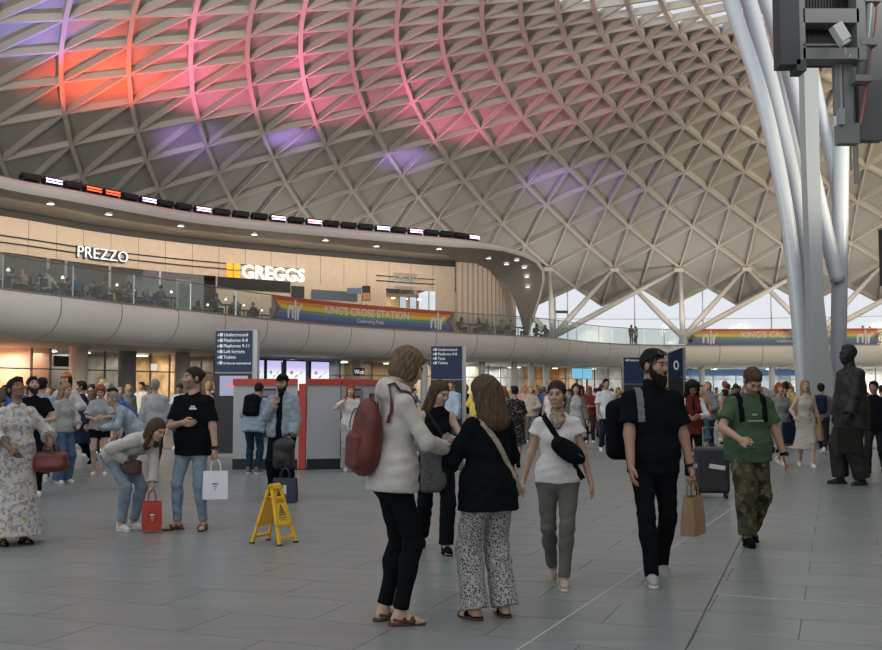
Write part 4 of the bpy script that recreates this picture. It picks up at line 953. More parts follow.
# ---- head, hands, shoes, hair: modelled once, placed on every figure
def head_prims():
    P = [ell((0, .018, .035), (.075, .094, .084), k=.03), ell((0, -.028, -.015), (.061, .070, .086), k=.035), ell((0, -.045, -.078), (.043, .046, .036), k=.035), ell((0, -.076, -.102), (.018, .016, .014), k=.02),
         cap((-.032, -.084, .032), (.032, -.084, .032), .012, k=.02), cap((0, -.094, .022), (0, -.112, -.022), .007, .0115, k=.014), cap((-.011, -.104, -.027), (.011, -.104, -.027), .0085, k=.008),
         cap((-.045, -.070, -.02), (-.03, -.078, -.03), .02, k=.03), cap((.045, -.070, -.02), (.03, -.078, -.03), .02, k=.03)]
    for s in (-1, 1): P += [dict(ell((s * .031, -.100, .010), (.017, .014, .011), k=.012), sub=True), ell((s * .031, -.086, .010), (.0125, .0125, .0115), k=.003), ell((s * .077, .012, -.004), (.011, .020, .031), k=.008)]
    P += [cap((-.019, -.094, -.0605), (.019, -.094, -.0605), .0068, k=.006), cap((-.015, -.094, -.071), (.015, -.094, -.071), .0072, k=.006)]
    P += [cap((0, .022, -.05), (0, .036, -.19), .050, .056, k=.04)]
    return P
def head_cols(V, skin, brow, stubble=0., lips=None, hairc=None):
    C = np.tile(np.array(skin), (len(V), 1)); x, y, z = V.T; ax = np.abs(x)
    def mix(m, c): C[:] = C * (1 - m[:, None]) + np.array(c) * m[:, None]
    front = y < -.07
    mix(.35 * np.exp(-(((ax - .04) / .02) ** 2 + ((z + .02) / .025) ** 2)) * front, np.array(skin) * np.array([1.05, .7, .65]))
    if hairc is not None: mix(.9 * np.clip((y + .027 + .70 * (z + .01) + .006 * np.sin(190 * x) + .013) / .016, 0, 1) * (z > -.06) * (ax < .076), hairc)
    if stubble: mix(stubble * ((z < -.035) & (y < .02)), np.array(brow) * 1.5)
    dl = np.maximum(np.abs(z + .066) - .009, 0) + np.maximum(ax - .021, 0); mix(np.clip(1 - dl / .004, 0, 1) * front, lips or np.array(skin) * np.array([.85, .62, .60]))
    db = np.hypot(np.maximum(np.abs(ax - .032) - .015, 0), (z - .034 + .25 * np.maximum(ax - .035, 0)) * 1.2); mix(np.clip(1 - (db - .004) / .004, 0, 1) * front, brow)
    de = np.hypot((ax - .031) / 1.35, z - .010); mix(np.clip(1 - (de - .0075) / .003, 0, 1) * (y < -.075), np.array(brow) * .6); mix(.6 * np.clip(1 - (de - .0048) / .002, 0, 1) * (y < -.075), (.32, .29, .27)); mix((np.hypot(ax - .031, z - .010) < .0046) * 1. * (y < -.075), (.03, .025, .02))
    return C
def hand_prims(curl, spread=1.):
    """left hand hanging down: fingers to -z, thumb towards -y, palm to -x"""
    P = [cap((0, 0, .03), (0, .0, -.01), .024, .026, u=V3(0, 1, 0), kx=1.12, k=.02), rbox((-.002, .002, -.052), (.014, .039, .043), .013, k=.018)]
    for y, L, z0 in ((-.029, .072, -.088), (-.010, .080, -.092), (.009, .074, -.090), (.027, .058, -.084)):
        p = V3(-.002, y, z0 + .012); a = 0.
        for i, f in enumerate((.45, .30, .25)):
            a += R(curl[i]); q = p + V3(-math.sin(a), (y * .12 * spread), -math.cos(a)) * L * f * 1.05
            P.append(cap(p, q, .0088 - .0009 * i, .0082 - .0011 * i, k=.004)); p = q
    t = [V3(-.004, -.028, -.022), V3(-.016, -.050, -.052), V3(-.024 - .0001 * curl[0], -.054 + .0002 * curl[0], -.078), V3(-.030 - .00015 * curl[0], -.050 + .0003 * curl[0], -.100)]
    for i in range(3): P.append(cap(t[i], t[i + 1], .0125 - .0018 * i, .0108 - .0018 * i, k=.010))
    return P
_cache = {}
def cached(key, fn):
    if key not in _cache: _cache[key] = fn()
    return _cache[key]
HANDS = {'relax': (14, 22, 18), 'grip': (62, 78, 55), 'hold': (35, 48, 35), 'flat': (5, 8, 6)}
def hand_geo(pose, lod): return cached(('hand', pose, lod), lambda: surface(hand_prims(HANDS[pose]), (.005, .0085, .013)[lod]))
def head_geo(lod): return cached(('head', lod), lambda: surface(head_prims(), (.0056, .009, .013)[lod]))
_hl = [(V3(0, -.088, .062), unit(V3(0, -.85, -.62)))]                    # hair stays behind this plane on the brow
def hair_prims(st):
    cr = lambda t, cut=None, k=.02: ell((0, .020, .037), (.075 + t, .095 + t, .086 + t), k=k, cut=cut)
    line = lambda y, z, sl=.6: [(V3(0, y, z), unit(V3(0, -1, -sl)))]
    if st == 'short': return [cr(.012, line(-.02, -.01, .70)), ell((0, -.05, .100), (.055, .042, .024), k=.02), ell((0, .075, -.02), (.058, .045, .07), k=.03, cut=[(V3(0, 0, -.075), V3(0, 0, -1))])]
    if st == 'fade': return [cr(.005, line(-.02, -.012, .70)), ell((0, .0, .105), (.05, .075, .028), k=.03)]
    if st == 'crop': return [cr(.010, line(-.02, -.01, .70)), ell((0, -.02, .10), (.05, .07, .030), k=.03), ell((0, .08, -.02), (.055, .035, .06), k=.03)]
    if st == 'bob': return [cr(.022, line(-.02, -.01, .66)), ell((0, .055, -.03), (.088, .075, .085), k=.03), ell((.062, -.005, -.03), (.03, .055, .075), k=.03), ell((-.062, -.005, -.03), (.03, .055, .075), k=.03), ell((.03, -.055, .09), (.05, .05, .03), k=.03)]
    if st == 'long': return [cr(.014, line(-.024, -.01, .64)), cap((0, .06, 0), (0, .085, -.26), .075, .07, u=V3(1, 0, 0), kx=1.25, k=.03), cap((.066, .0, .02), (.082, -.005, -.22), .026, .03, k=.03), cap((-.066, .0, .02), (-.082, -.005, -.22), .026, .03, k=.03)]
    if st == 'wavy': return [cr(.026, line(-.024, -.01, .64)), cap((0, .06, 0), (0, .095, -.24), .095, .085, u=V3(1, 0, 0), kx=1.3, k=.03), cap((.07, .02, .02), (.10, .03, -.2), .04, .035, k=.03), cap((-.07, .02, .02), (-.10, .03, -.2), .04, .035, k=.03)]
    if st == 'curly': return [cr(.04, line(-.024, -.01, .66))] + [ell((.10 * math.cos(a), .045 + .09 * math.sin(a), z), (.045, .045, .05), k=.02) for z in (.05, -.04, -.13, -.19) for a in np.linspace(-.25, PI + .25, 7)] + [ell((0, .05, -.08), (.11, .09, .14), k=.03)]
    if st == 'pony': return [cr(.008, line(-.018, -.01, .70)), ell((0, .115, .03), (.028, .03, .03), k=.02), cap((0, .125, .02), (0, .135, -.16), .028, .014, k=.02)]
    if st == 'bun': return [cr(.008, line(-.018, -.01, .70)), ell((0, .115, .05), (.038, .034, .036), k=.012)]
    if st == 'updo': return [cr(.010, line(-.018, -.01, .70)), ell((0, .105, .0), (.045, .03, .045), k=.02), ell((.01, .12, .03), (.03, .025, .03), k=.02)]
    if st == 'beard': return [ell((0, -.055, -.085), (.056, .050, .062), k=.02, cut=[(V3(0, -.05, -.045), unit(V3(0, -.25, 1)))]), ell((.045, -.03, -.05), (.022, .04, .05), k=.02), ell((-.045, -.03, -.05), (.022, .04, .05), k=.02), cap((.066, -.012, .0), (.055, -.035, -.06), .010, .016, k=.015), cap((-.066, -.012, .0), (-.055, -.035, -.06), .010, .016, k=.015), cap((-.022, -.101, -.048), (.022, -.101, -.048), .0065, k=.008), dict(ell((0, -.11, -.066), (.02, .014, .007), k=.004), sub=True), ell((0, -.075, -.125), (.036, .034, .045), k=.02)]
    if st == 'cap': return [ell((0, .015, .045), (.090, .108, .088), k=.01, cut=[(V3(0, 0, .045), V3(0, 0, -1))]), cap((0, -.09, .05), (0, -.155, .042), .045, .05, u=V3(0, 0, 1), kx=.16, k=.008)]
def hair_geo(st, lod):
    def mk():
        v, q = surface(hair_prims(st), (.0064, .011, .015)[lod])
        if st == 'cap': return v, q
        x, y, z = v.T; a = np.arctan2(x, y - .02); c = np.array([0, .02, .03]); d = v - c; d[:, 2] = np.where(z < 0, 0, d[:, 2]); d /= np.linalg.norm(d, axis=1)[:, None] + 1e-6
        w = np.sin(38 * a + 3 * np.sin(25 * z)) * .0022 + np.sin(17 * a + 30 * z) * .0025 + np.sin(60 * z + 9 * a) * .0012 * (st in ('wavy', 'curly', 'bob'))
        return (v + d * w[:, None]).astype(np.float32), q
    return cached(('hair', st, lod), mk)
def shoe_geo(st, lod):
    h = (.008, .013, .018)[lod]
    def up():
        if st in ('sneaker', 'boot'): 
            P = [cap((0, .035, .05), (0, -.075, .048), .040, .038, k=.03, cut=[(V3(0, 0, .016), V3(0, 0, -1))]), cap((0, -.08, .04), (0, -.150, .034), .038, .028, u=V3(1, 0, 0), kx=1.15, k=.03, cut=[(V3(0, 0, .016), V3(0, 0, -1))]), cap((0, .025, .06), (0, .030, .10 if st == 'sneaker' else .15), .038, .044, k=.03)]
        elif st == 'flat': P = [cap((0, .045, .035), (0, -.06, .03), .034, .034, k=.02, cut=[(V3(0, -.01, .045), V3(0, .2, 1)), (V3(0, 0, .008), V3(0, 0, -1))]), cap((0, -.06, .03), (0, -.155, .022), .036, .022, u=V3(1, 0, 0), kx=1.15, k=.02, cut=[(V3(0, 0, .008), V3(0, 0, -1))])]
        else: P = [cap((-.038, -.085, .03), (.038, -.085, .03), .018, u=V3(0, 1, 0), kx=1.3, k=.01), cap((-.036, -.03, .04), (.036, -.03, .04), .014, k=.01), cap((-.034, .04, .045), (.034, .04, .045), .01, k=.01), cap((-.034, .04, .045), (-.037, -.08, .025), .009, k=.01), cap((.034, .04, .045), (.037, -.08, .025), .009, k=.01), cap((-.02, -.085, .05), (.02, -.085, .05), .014, k=.02), cap((-.02, -.03, .062), (.02, -.03, .062), .012, k=.02)]
        return surface(P, h)
    def sole():
        th = .012 if st != 'sneaker' else .016
        return surface([cap((0, .04, th), (0, -.03, th), .043, .036, k=.02, cut=[(V3(0, 0, .0), V3(0, 0, -1)), (V3(0, 0, th * 1.7), V3(0, 0, 1))]), cap((0, -.05, th), (0, -.145, th), .043, .036, k=.02, cut=[(V3(0, 0, .0), V3(0, 0, -1)), (V3(0, 0, th * 1.7), V3(0, 0, 1))])], max(.0085, min(h, .009)))
    return cached(('shoe', st, lod), up), cached(('sole', st, lod), sole)
def rotm(yaw=0., pitch=0., roll=0.):       # pitch > 0 looks down, yaw > 0 turns to the person's left
    return np.array(Matrix.Rotation(R(yaw), 3, 'Z') @ Matrix.Rotation(R(pitch), 3, 'X') @ Matrix.Rotation(R(roll), 3, 'Y'))
def ik(a, t, l1, l2, hint):
    d = t - a; D = np.linalg.norm(d); D = min(D, (l1 + l2) * .999); u = unit(d); t = a + u * D
    x = (l1 * l1 - l2 * l2 + D * D) / (2 * D); h = math.sqrt(max(l1 * l1 - x * x, 0)); hn = hint - u * (hint @ u)
    return a + u * x + unit(hn) * h, t
DEF = dict(pel=(0, 0, .94), lean=0, side=0, twist=0, head=(0, 0, 0), fl=(.095, 0, 0, 8, 0), fr=(-.095, 0, 0, -8, 0), hl=(.245, -.02, .83), hr=(-.245, -.02, .83), el=(.15, 1, -.1), er=(-.15, 1, -.1), hpl='relax', hpr='relax', tl=(0, -1, .1), tr=(0, -1, .1), dl=None, dr=None)
def skeleton(pose, sex, bw):
    p = dict(DEF); p.update(pose); J = dict(p=p)
    sw = .172 if sex == 'm' else .148; hw = .088 if sex == 'm' else .092
    pel = V3(*p['pel']); ln, sd = R(p['lean']), R(p['side'])
    up = unit(V3(math.sin(sd), -math.sin(ln), math.cos(ln) * math.cos(sd))); tw = R(p['twist'])
    lat0 = V3(1, 0, 0); lat = unit(V3(math.cos(tw), math.sin(tw), -math.sin(sd))); lat = unit(lat - up * (lat @ up)); fwd = np.cross(lat, up) * -1.
    fwd = fwd if fwd[1] < 0 or p['lean'] > 80 else -fwd
    cv = fwd * (math.sin(ln) * .05)
    J.update(pel=pel, up=up, lat=lat, lat0=lat0, fwd=fwd, waist=pel + up * .13, chest=pel + up * .32 + cv * .3, top=pel + up * .455 + cv, neck=pel + up * .525 + cv * 1.4 + fwd * .01)
    for s, k in ((1, 'l'), (-1, 'r')):
        J['sh' + k] = J['top'] + lat * s * sw - up * .012; J['hip' + k] = pel + lat0 * s * hw + V3(0, 0, -.03)
        f = p['f' + k]; an = V3(f[0], f[1], f[2]) + V3(0, .0, .082)
        kh = V3(s * .12, -1, 0) if len(f) < 6 else V3(*f[5])
        J['kn' + k], J['an' + k] = ik(J['hip' + k], an, .425, .425, kh)
        J['eb' + k], J['wr' + k] = ik(J['sh' + k], V3(*p['h' + k]), .285 if sex == 'm' else .275, .255 if sex == 'm' else .245, V3(*p['e' + k]))
    y, pi, ro = p['head']; J['HR'] = rotm(math.degrees(tw) + y, pi + p['lean'] * .55, ro); J['hd'] = J['neck'] + up * .075 + J['HR'] @ V3(0, -.014, .098)
    return J
def torso(J, sex, bw, inf=0., hem=.1, loose=0., k=.05, chest=True):
    u = J['lat']; m = sex == 'm'; up = J['up']; ct = [(J['pel'] - up * hem, -up)] if hem is not None else None
    P = [cap(J['chest'] - up * .04, J['top'] - up * .055, (.112 if m else .098) * bw + inf, (.095 if m else .082) * bw + inf, u, 1.38 if m else 1.34, k),
         cap(J['shl'] - J['lat'] * .015, J['top'] + J['up'] * .012, .046 + inf * .5, .058 + inf * .5, k=k), cap(J['shr'] + J['lat'] * .015, J['top'] + J['up'] * .012, .046 + inf * .5, .058 + inf * .5, k=k),
         cap(J['top'] - up * .02, J['neck'] - up * .015, .075 + inf * .5, .058 + inf * .25, u, 1.25, k),
         cap(J['pel'] + up * .04, J['chest'], (.105 if m else .094) * bw + inf + loose * .8, (.108 if m else .090) * bw + inf, u, 1.36 if m else 1.30, k, ct),
         cap(J['pel'] - up * (.05 if hem is None else hem - .02), J['pel'] + up * .05, (.108 if m else .112) * bw + inf + loose, (.108 if m else .104) * bw + inf + loose, u, 1.38 if m else 1.42, k, ct)]
    if not m and chest: P += [ell(J['chest'] + J['lat'] * s * .068 + J['fwd'] * (.072 * bw + inf * .5) + up * .005, (.060, .055, .060), k=.05) for s in (-1, 1)]
    if bw > 1.12 and chest: P += [ell(J['waist'] + J['fwd'] * .04, (.125 * bw + inf, .10 * bw + inf, .13), k=.06, cut=ct)]
    return P
def seg(a, b, f): return a + (b - a) * f
def sleeves(J, sex, bw, frac, inf, flare=0., sides='lr'):
    P = []; g = bw ** .5 * (1. if sex == 'm' else .86)
    for k in sides:
        s, e, w = J['sh' + k], J['eb' + k], J['wr' + k]
        P.append(ell(s, np.array([.050, .050, .054]) * g + inf * .55, k=.04))
        f1 = min(frac, 1); q = seg(s, e, f1)
        P.append(cap(s, q, .047 * g + inf * .8, (.050 - .010 * f1) * g + inf + (flare if frac <= 1 else flare * .4), k=.035, cut=[(q, unit(e - s))] if frac < 1 else None))
        if frac > 1:
            q = seg(e, w, frac - 1); P.append(cap(e, q, .041 * g + inf, (.041 - .013 * (frac - 1)) * g + inf + flare, k=.025, cut=[(q, unit(w - e))]))
    return P
def legs(J, sex, bw, frac, inf, flare=0., hip=True, knee_add=0.):
    P = []; g = bw ** .6; u = J['lat0']; rr_ = (.108 if sex == 'm' else .112) * bw + inf
    if hip: P += [cap(J['pel'] - J['up'] * .05, J['pel'] + J['up'] * .05, rr_, rr_ - .004, J['lat'], 1.38 if sex == 'm' else 1.42, .04)]
    if hip: P += [cap(J['pel'] + J['up'] * .06, J['pel'] - V3(0, 0, .04), (.100 if sex == 'm' else .098) * bw + inf, .105 * bw + inf, u, 1.40 if sex == 'm' else 1.46, .04)]
    for s, k in ((1, 'l'), (-1, 'r')):
        h, n, a = J['hip' + k], J['kn' + k], J['an' + k]
        P += [ell(h + V3(-s * .012, .028, -.02), np.array([.080, .082, .10]) * g + inf, k=.05)]
        f1 = min(frac, 1); P.append(cap(h, seg(h, n, f1), .084 * g + inf, (.084 - .030 * f1) * g + inf + knee_add * f1, k=.035, cut=[(seg(h, n, f1), unit(n - h))] if frac < 1 else None))
        if frac > 1:
            q = seg(n, a, frac - 1); P.append(cap(n, q, .053 * g + inf + knee_add, (.053 - .017 * (frac - 1)) * g + inf + flare, k=.03, cut=[(q, unit(a - n))]))
            P.append(ell(seg(n, a, .3) + V3(0, .018, 0), np.array([.044, .046, .10]) * g + inf + knee_add * .6, k=.04))
    return P
def body(J, sex, bw, lod):
    P = torso(J, sex, bw, 0, None) + legs(J, sex, bw, 2, 0) + sleeves(J, sex, bw, 2, 0) + [cap(J['neck'] - J['up'] * .04, J['hd'] + J['HR'] @ V3(0, .02, -.06), .056 if sex == 'm' else .047, .050 if sex == 'm' else .043, k=.03)]
    for k in 'lr':
        f = J['p']['f' + k]; Rf = rotm(f[3]) @ np.array(Matrix.Rotation(R(f[4]), 3, 'X')); a = J['an' + k]
        P += [cap(a, a + Rf @ V3(0, .03, -.045), .033, .030, k=.02), cap(a + Rf @ V3(0, -.0, -.035), a + Rf @ V3(0, -.10, -.058), .034, .028, k=.025), cap(a + Rf @ V3(0, -.09, -.058), a + Rf @ V3(0, -.148, -.066), .028, .018, u=Rf @ V3(1, 0, 0), kx=1.4, k=.02)]
    return P
def hand_frame(J, k):
    d = unit(J['wr' + k] - J['eb' + k]) if J['p']['d' + k] is None else unit(V3(*J['p']['d' + k])); th = V3(*J['p']['t' + k])
    z = -d; y = -th; y = unit(y - z * (y @ z)); x = np.cross(y, z); return np.stack([x, y, z], 1)
def person(label, loc, rz, H=1.7, sex='m', pose={}, bw=1., skin='light', hair=('short', H_DKBR), brow=None, wear=[], shoes=('sneaker', C_WHITE, C_WHITE), extra=[], lod=0, group=None, stubble=0., cat='person', name='person', allmat=None, headscale=1.):
    s = H / 1.76; J = skeleton(pose, sex, bw); hb_, hc = (.0135, .019, .026)[lod], (.0118, .0165, .023)[lod]
    t = thing(name, label, cat, loc, rz, group); sk = np.array(SKIN[skin]); parts = []
    v, q = surface(body(J, sex, bw, lod), hb_); parts.append((v, q, np.tile(sk, (len(v), 1))))
    hv, hq = head_geo(lod); bc = np.array(brow if brow is not None else (.03, .02, .015)); hs = (1.0 if sex == 'm' else .95) * headscale
    Hm = J['HR'] * hs; parts.append((hv @ Hm.T + J['hd'], hq, head_cols(hv, sk, bc, stubble, None, HCOL.get(hair[1].name) if hair else None)))
    for k in 'lr':
        gv, gq = hand_geo(J['p']['hp' + k], lod); sc = 1.0 if sex == 'm' else .9
        gv = gv * sc
        if k == 'r': gv = gv * np.array([-1, 1, 1]); gq = gq[:, ::-1]
        Rf = hand_frame(J, k); parts.append((gv @ Rf.T + J['wr' + k], gq, np.tile(sk * np.array([1, .97, .95]), (len(gv), 1))))
    V, Q, C = join(parts); o = link('body', fastmesh('body', V * s, Q, True, C), allmat or M_skin, t)
    def put(nm, geo, M, par=None, R_=None, T=None, sc=1.):
        gv, gq = geo
        if R_ is not None: gv = (gv * sc) @ R_.T + T
        return link(nm, fastmesh(nm, gv * s, gq, True), allmat or M, par or t)
    if hair: put('hair', hair_geo(hair[0], lod), hair[1], None, J['HR'], J['hd'], hs)
    for st, m in extra: put({'beard': 'beard', 'cap': 'cap'}.get(st, st), hair_geo(st, lod), m, None, J['HR'], J['hd'], hs)
    J['wear'] = []
    for w in wear:
        nm, m, P = w[0], w[1], w[2](J, sex, bw); J['wear'] += P
        gv_, gq_ = surface(P, hc); put(nm, (folds(gv_, gq_, .0042 if lod < 2 else .003, len(label) * .7), gq_), m)
    if shoes:
        st, m1, m2 = shoes; up_, so = shoe_geo(st, lod)
        for k in 'lr':
            f = J['p']['f' + k]; Rf = rotm(f[3]) @ np.array(Matrix.Rotation(R(f[4]), 3, 'X')); T = J['an' + k] - Rf @ V3(0, 0, .082)
            sc = 1. if sex == 'm' else .92
            so_ = put('shoe', up_, m1, None, Rf, T, sc); put('sole', so, m2, so_, Rf, T, sc)
    J['s'] = s; J['t'] = t; J['M'] = np.array(Matrix.Rotation(rz, 3, 'Z')); J['loc'] = np.array(loc, float)
    return J
def wpt(J, p): return J['loc'] + J['M'] @ (np.asarray(p) * J['s'])        # a point of the figure in the place
# ---- clothes
def folds(v, q, amp, ph):
    e1 = v[q[:, 1]] - v[q[:, 0]]; e2 = v[q[:, 2]] - v[q[:, 0]]; fn = np.cross(e1, e2); n = np.zeros_like(v)
    for k in range(4): np.add.at(n, q[:, k], fn)
    n /= np.linalg.norm(n, axis=1)[:, None] + 1e-9; x, y, z = v.T
    w = np.sin(26 * z + 9 * x + 5 * np.sin(9 * x + 6 * z + ph) + ph) * (.6 + .4 * np.sin(11 * y - 7 * z + 2 * ph)) + .5 * np.sin(47 * z - 21 * x + 17 * y + 3 * np.sin(13 * z) + ph)
    return (v + n * (amp * w)[:, None]).astype(np.float32)
def tee(frac=.6, inf=.016, hem=.10, loose=.012, fl=.022): return lambda J, s, b: torso(J, s, b, inf, hem, loose) + sleeves(J, s, b, frac, inf, fl)
def shirt(frac=1.93, inf=.016, hem=.10, loose=.012, fl=.006): return lambda J, s, b: torso(J, s, b, inf, hem, loose) + sleeves(J, s, b, frac, inf, fl)
def vest(inf=.012, hem=.08, loose=.01): return lambda J, s, b: torso(J, s, b, inf, hem, loose)
def hoodie(frac=1.97, inf=.030, hem=.13, loose=.03): return lambda J, s, b: torso(J, s, b, inf, hem, loose) + sleeves(J, s, b, frac, inf * .75, .012) + [ell(J['neck'] + J['up'] * .00 - J['fwd'] * .085, (.13, .07, .085), k=.04), cap(J['neck'] + J['lat'] * .075 + J['fwd'] * .02 + J['up'] * .01, J['neck'] - J['lat'] * .0 - J['fwd'] * .07 + J['up'] * .03, .034, .045, k=.03), cap(J['neck'] - J['lat'] * .075 + J['fwd'] * .02 + J['up'] * .01, J['neck'] - J['fwd'] * .07 + J['up'] * .03, .034, .045, k=.03)]
def collar(r=.066, h=.035): return lambda J, s, b: [cap(J['neck'] - J['up'] * .005, J['neck'] + J['up'] * h, r, r - .006, J['lat'], 1.1, .02)]
def scarf(): return lambda J, s, b: [cap(J['neck'] - J['up'] * .02 + J['fwd'] * .01, J['neck'] + J['up'] * .025, .074, .056, J['lat'], 1.12, .02), ell(J['neck'] - J['up'] * .045 + J['fwd'] * .075, (.06, .032, .05), k=.04), ell(J['neck'] - J['up'] * .09 + J['fwd'] * .095, (.035, .024, .04), k=.03)]
def trousers(frac=2.0, inf=.012, fl=.010, knee=.004): return lambda J, s, b: legs(J, s, b, frac, inf, fl, True, knee)
def skinny(): return trousers(1.98, .013, .002, -.002)
def wide(): return trousers(2.02, .016, .050, .022)
def shorts(): return trousers(.45, .018, .02, .02)
def skirt(zh, r, fl=1.2, top=.06): return lambda J, s, b: [cap(J['pel'] + J['up'] * top, J['pel'] - V3(0, 0, .06), .105 * b, .125 * b, J['lat0'], 1.35, .03), cap(J['pel'] - V3(0, 0, .05), seg(J['pel'], (J['anl'] + J['anr']) / 2, (J['pel'][2] - zh) / (J['pel'][2] - .08)), .125 * b, r, J['lat0'], fl, .04, [(V3(0, 0, zh), V3(0, 0, -1))])] + [cap(J['hip' + k], J['kn' + k], .09 * b, .07 * b, k=.05, cut=[(V3(0, 0, zh), V3(0, 0, -1))]) for k in 'lr']
def dress(zh, r, frac=.5, inf=.014, fl=1.2, slv=.02): return lambda J, s, b: torso(J, s, b, inf, .12, .01) + (sleeves(J, s, b, frac, inf, slv) if frac else []) + skirt(zh, r, fl)(J, s, b)
# ---- carried things
def bag_thing(name, label, cat, J, p, group=None):
    t = thing(name, label, cat, wpt(J, p), math.atan2(J['M'][1, 0], J['M'][0, 0]), group); t.scale = (J['s'],) * 3; return t
def backpack(J, label, m, mstrap, sz=(.15, .08, .21), off=.17, drop=.02, hang=None, fr=.0, name='backpack', slouch=False):
    """worn on the back; straps run over the shoulders of the garment"""
    up, f, l = J['up'], J['fwd'], J['lat']; c = J['chest'] - f * off - up * drop + l * fr; t = bag_thing(name, label, 'backpack', J, c)
    Mx = np.stack([l, -f, up], 1)
    def L(p): return np.asarray(p)
    P = [rbox((0, 0, 0), sz, min(sz) * .75, Mx, k=.03), ell(Mx @ V3(0, 0, sz[2] * .75), np.array([sz[0] * .85, sz[1] * .9, sz[2] * .4]), Mx, k=.03)]
    if slouch: P = [ell((0, 0, 0), (sz[0], sz[1] * 1.1, sz[2]), Mx, k=.03), ell(Mx @ V3(0, .02, -sz[2] * .45), (sz[0] * .95, sz[1] * 1.15, sz[2] * .55), Mx, k=.05), ell(Mx @ V3(.02, -.01, sz[2] * .6), (sz[0] * .55, sz[1] * .7, sz[2] * .5), Mx, k=.05)]
    sdf_obj('pack_body', P, .012, m, t); sdf_obj('front_pocket', [rbox(Mx @ V3(0, sz[1] * .85, -sz[2] * .35), (sz[0] * .78, sz[1] * .45, sz[2] * .48), .03, Mx)], .012, m, t)
    one('top_handle', mstrap, t, lambda b: b.tube([Mx @ V3(-.03, -.02, sz[2] * 1.0), Mx @ V3(-.025, -.02, sz[2] * 1.0 + .05), Mx @ V3(.025, -.02, sz[2] * 1.0 + .05), Mx @ V3(.03, -.02, sz[2] * 1.0)], .009, 6))
    one('zip', mstrap, t, lambda b: b.tube([Mx @ V3(sz[0] * .9 * math.cos(a), sz[1] * .9, sz[2] * (.25 + .55 * math.sin(a))) for a in np.linspace(0, PI, 9)], .004, 5))
    for k, s in (('l', 1), ('r', -1)):
        if hang and k not in hang: continue
        cc = J['chest'] + l * s * .115 + up * .02; rows = []; ts = np.linspace(0, .4, 60)
        for a in np.linspace(R(-10), R(205), 24):
            d = -f * math.cos(a) + up * math.sin(a); X = cc + d[None] * ts[:, None]; fv = feval(J['wear'], X); ins = np.where(fv < 0)[0]; tt_ = ts[ins[-1]] if len(ins) else .05
            p = cc + d * (tt_ + .010) - c; rows.append([p - l * .026, p + l * .026, p + l * .026 + d * .008, p - l * .026 + d * .008, p - l * .026])
        MB().grid(rows).build('shoulder_strap', mstrap, t)
    return t
def crossbody(J, t, c0, m, w=.035, over='l', a0=0, a1=360, tilt=.62, off=.008):
    """a strap round the body from one shoulder to the other hip, as a part of bag t whose origin is c0"""
    s = 1 if over == 'l' else -1; l, up, f = J['lat'], J['up'], J['fwd']; c = J['chest'] + up * .0
    e1 = unit(up * 1.0 + l * s * tilt); n = unit(np.cross(e1, f)); rows = []; ts = np.linspace(0, .5, 70)
    for a in np.linspace(R(a0), R(a1), 48):
        d = e1 * math.cos(a) + f * math.sin(a); X = c + d[None] * ts[:, None]; fv = feval(J['wear'], X); ins = np.where(fv < 0)[0]; tt_ = ts[ins[-1]] if len(ins) else .05
        p = c + d * (tt_ + off) - c0; rows.append([p - n * w / 2, p + n * w / 2, p + n * w / 2 + d * .005, p - n * w / 2 + d * .005, p - n * w / 2])
    MB().grid(rows).build('bag_strap', m, t)
def phone(J, label, k='r', off=(0, -.03, .05), tilt=35, yaw=0, screen=True):
    Rf = hand_frame(J, k); p = J['wr' + k] + Rf @ V3((-.03 if k == 'l' else .03), -.01, -.085); t = bag_thing('phone', label, 'phone', J, p)
    Mx = Matrix.Rotation(R(yaw), 3, 'Z') @ Matrix.Rotation(R(-tilt), 3, 'X')
    one('case', M_black, t, lambda b: b.box((0, 0, 0), (.075, .009, .15), rot=Mx), bevel=.003)
    c = Mx @ Vector((0, .0052, 0)); one('display', mat('phone_display', (.12, .14, .17), .2, emit=.15, ecol=(.5, .6, .7)), t, lambda b: b.box(tuple(c), (.068, .001, .14), rot=Mx))
    return t
def paper_bag(label, top, rz, w, h, d, m, name='paper_bag', handles='twist', mark=None, group=None, hm=None):
    """carrier bag hanging from the point top (where the hand holds the handles)"""
    hh = .13; t = thing(name, label, 'bag', (top[0], top[1], top[2] - hh - h), rz, group)
    g = MB(); w2, d2 = w / 2, d / 2; rows = []
    for z, k, kd in ((0, 1., 1.), (h * .33, 1.02, .95), (h * .66, 1.0, .8), (h, .98, .55)):
        rows.append([(-w2 * k, -d2 * kd, z), (0, -d2 * kd * 1.06, z), (w2 * k, -d2 * kd, z), (w2 * k * .94, 0, z), (w2 * k, d2 * kd, z), (0, d2 * kd * 1.06, z), (-w2 * k, d2 * kd, z), (-w2 * k * .94, 0, z), (-w2 * k, -d2 * kd, z)])
    g.grid(rows); g.add([(-w2, -d2, .002), (w2, -d2, .002), (w2, d2, .002), (-w2, d2, .002)], [(0, 1, 2, 3)])
    o = g.build('bag_body', m, t); sm = o.modifiers.new('thick', 'SOLIDIFY'); sm.thickness = .003
    for y in (-d2 * .5, d2 * .5): one('handle', hm or m, t, lambda b: b.tube(Curve3([V3(-w * .2, y, h - .03), V3(-w * .17, y * .8, h + hh * .6), V3(0, y * .25, h + hh), V3(w * .17, y * .8, h + hh * .6), V3(w * .2, y, h - .03)], 5), .006, 6))
    if mark: mark(t, o, w, h, d2)
    return t
# ------------------------------------------------------------------ the figures near the camera
def gp(px, y): p = at_y(px, 391, y); return (p[0], p[1], 0.)
D_ = lambda yf: HC * F / (yf - YH)
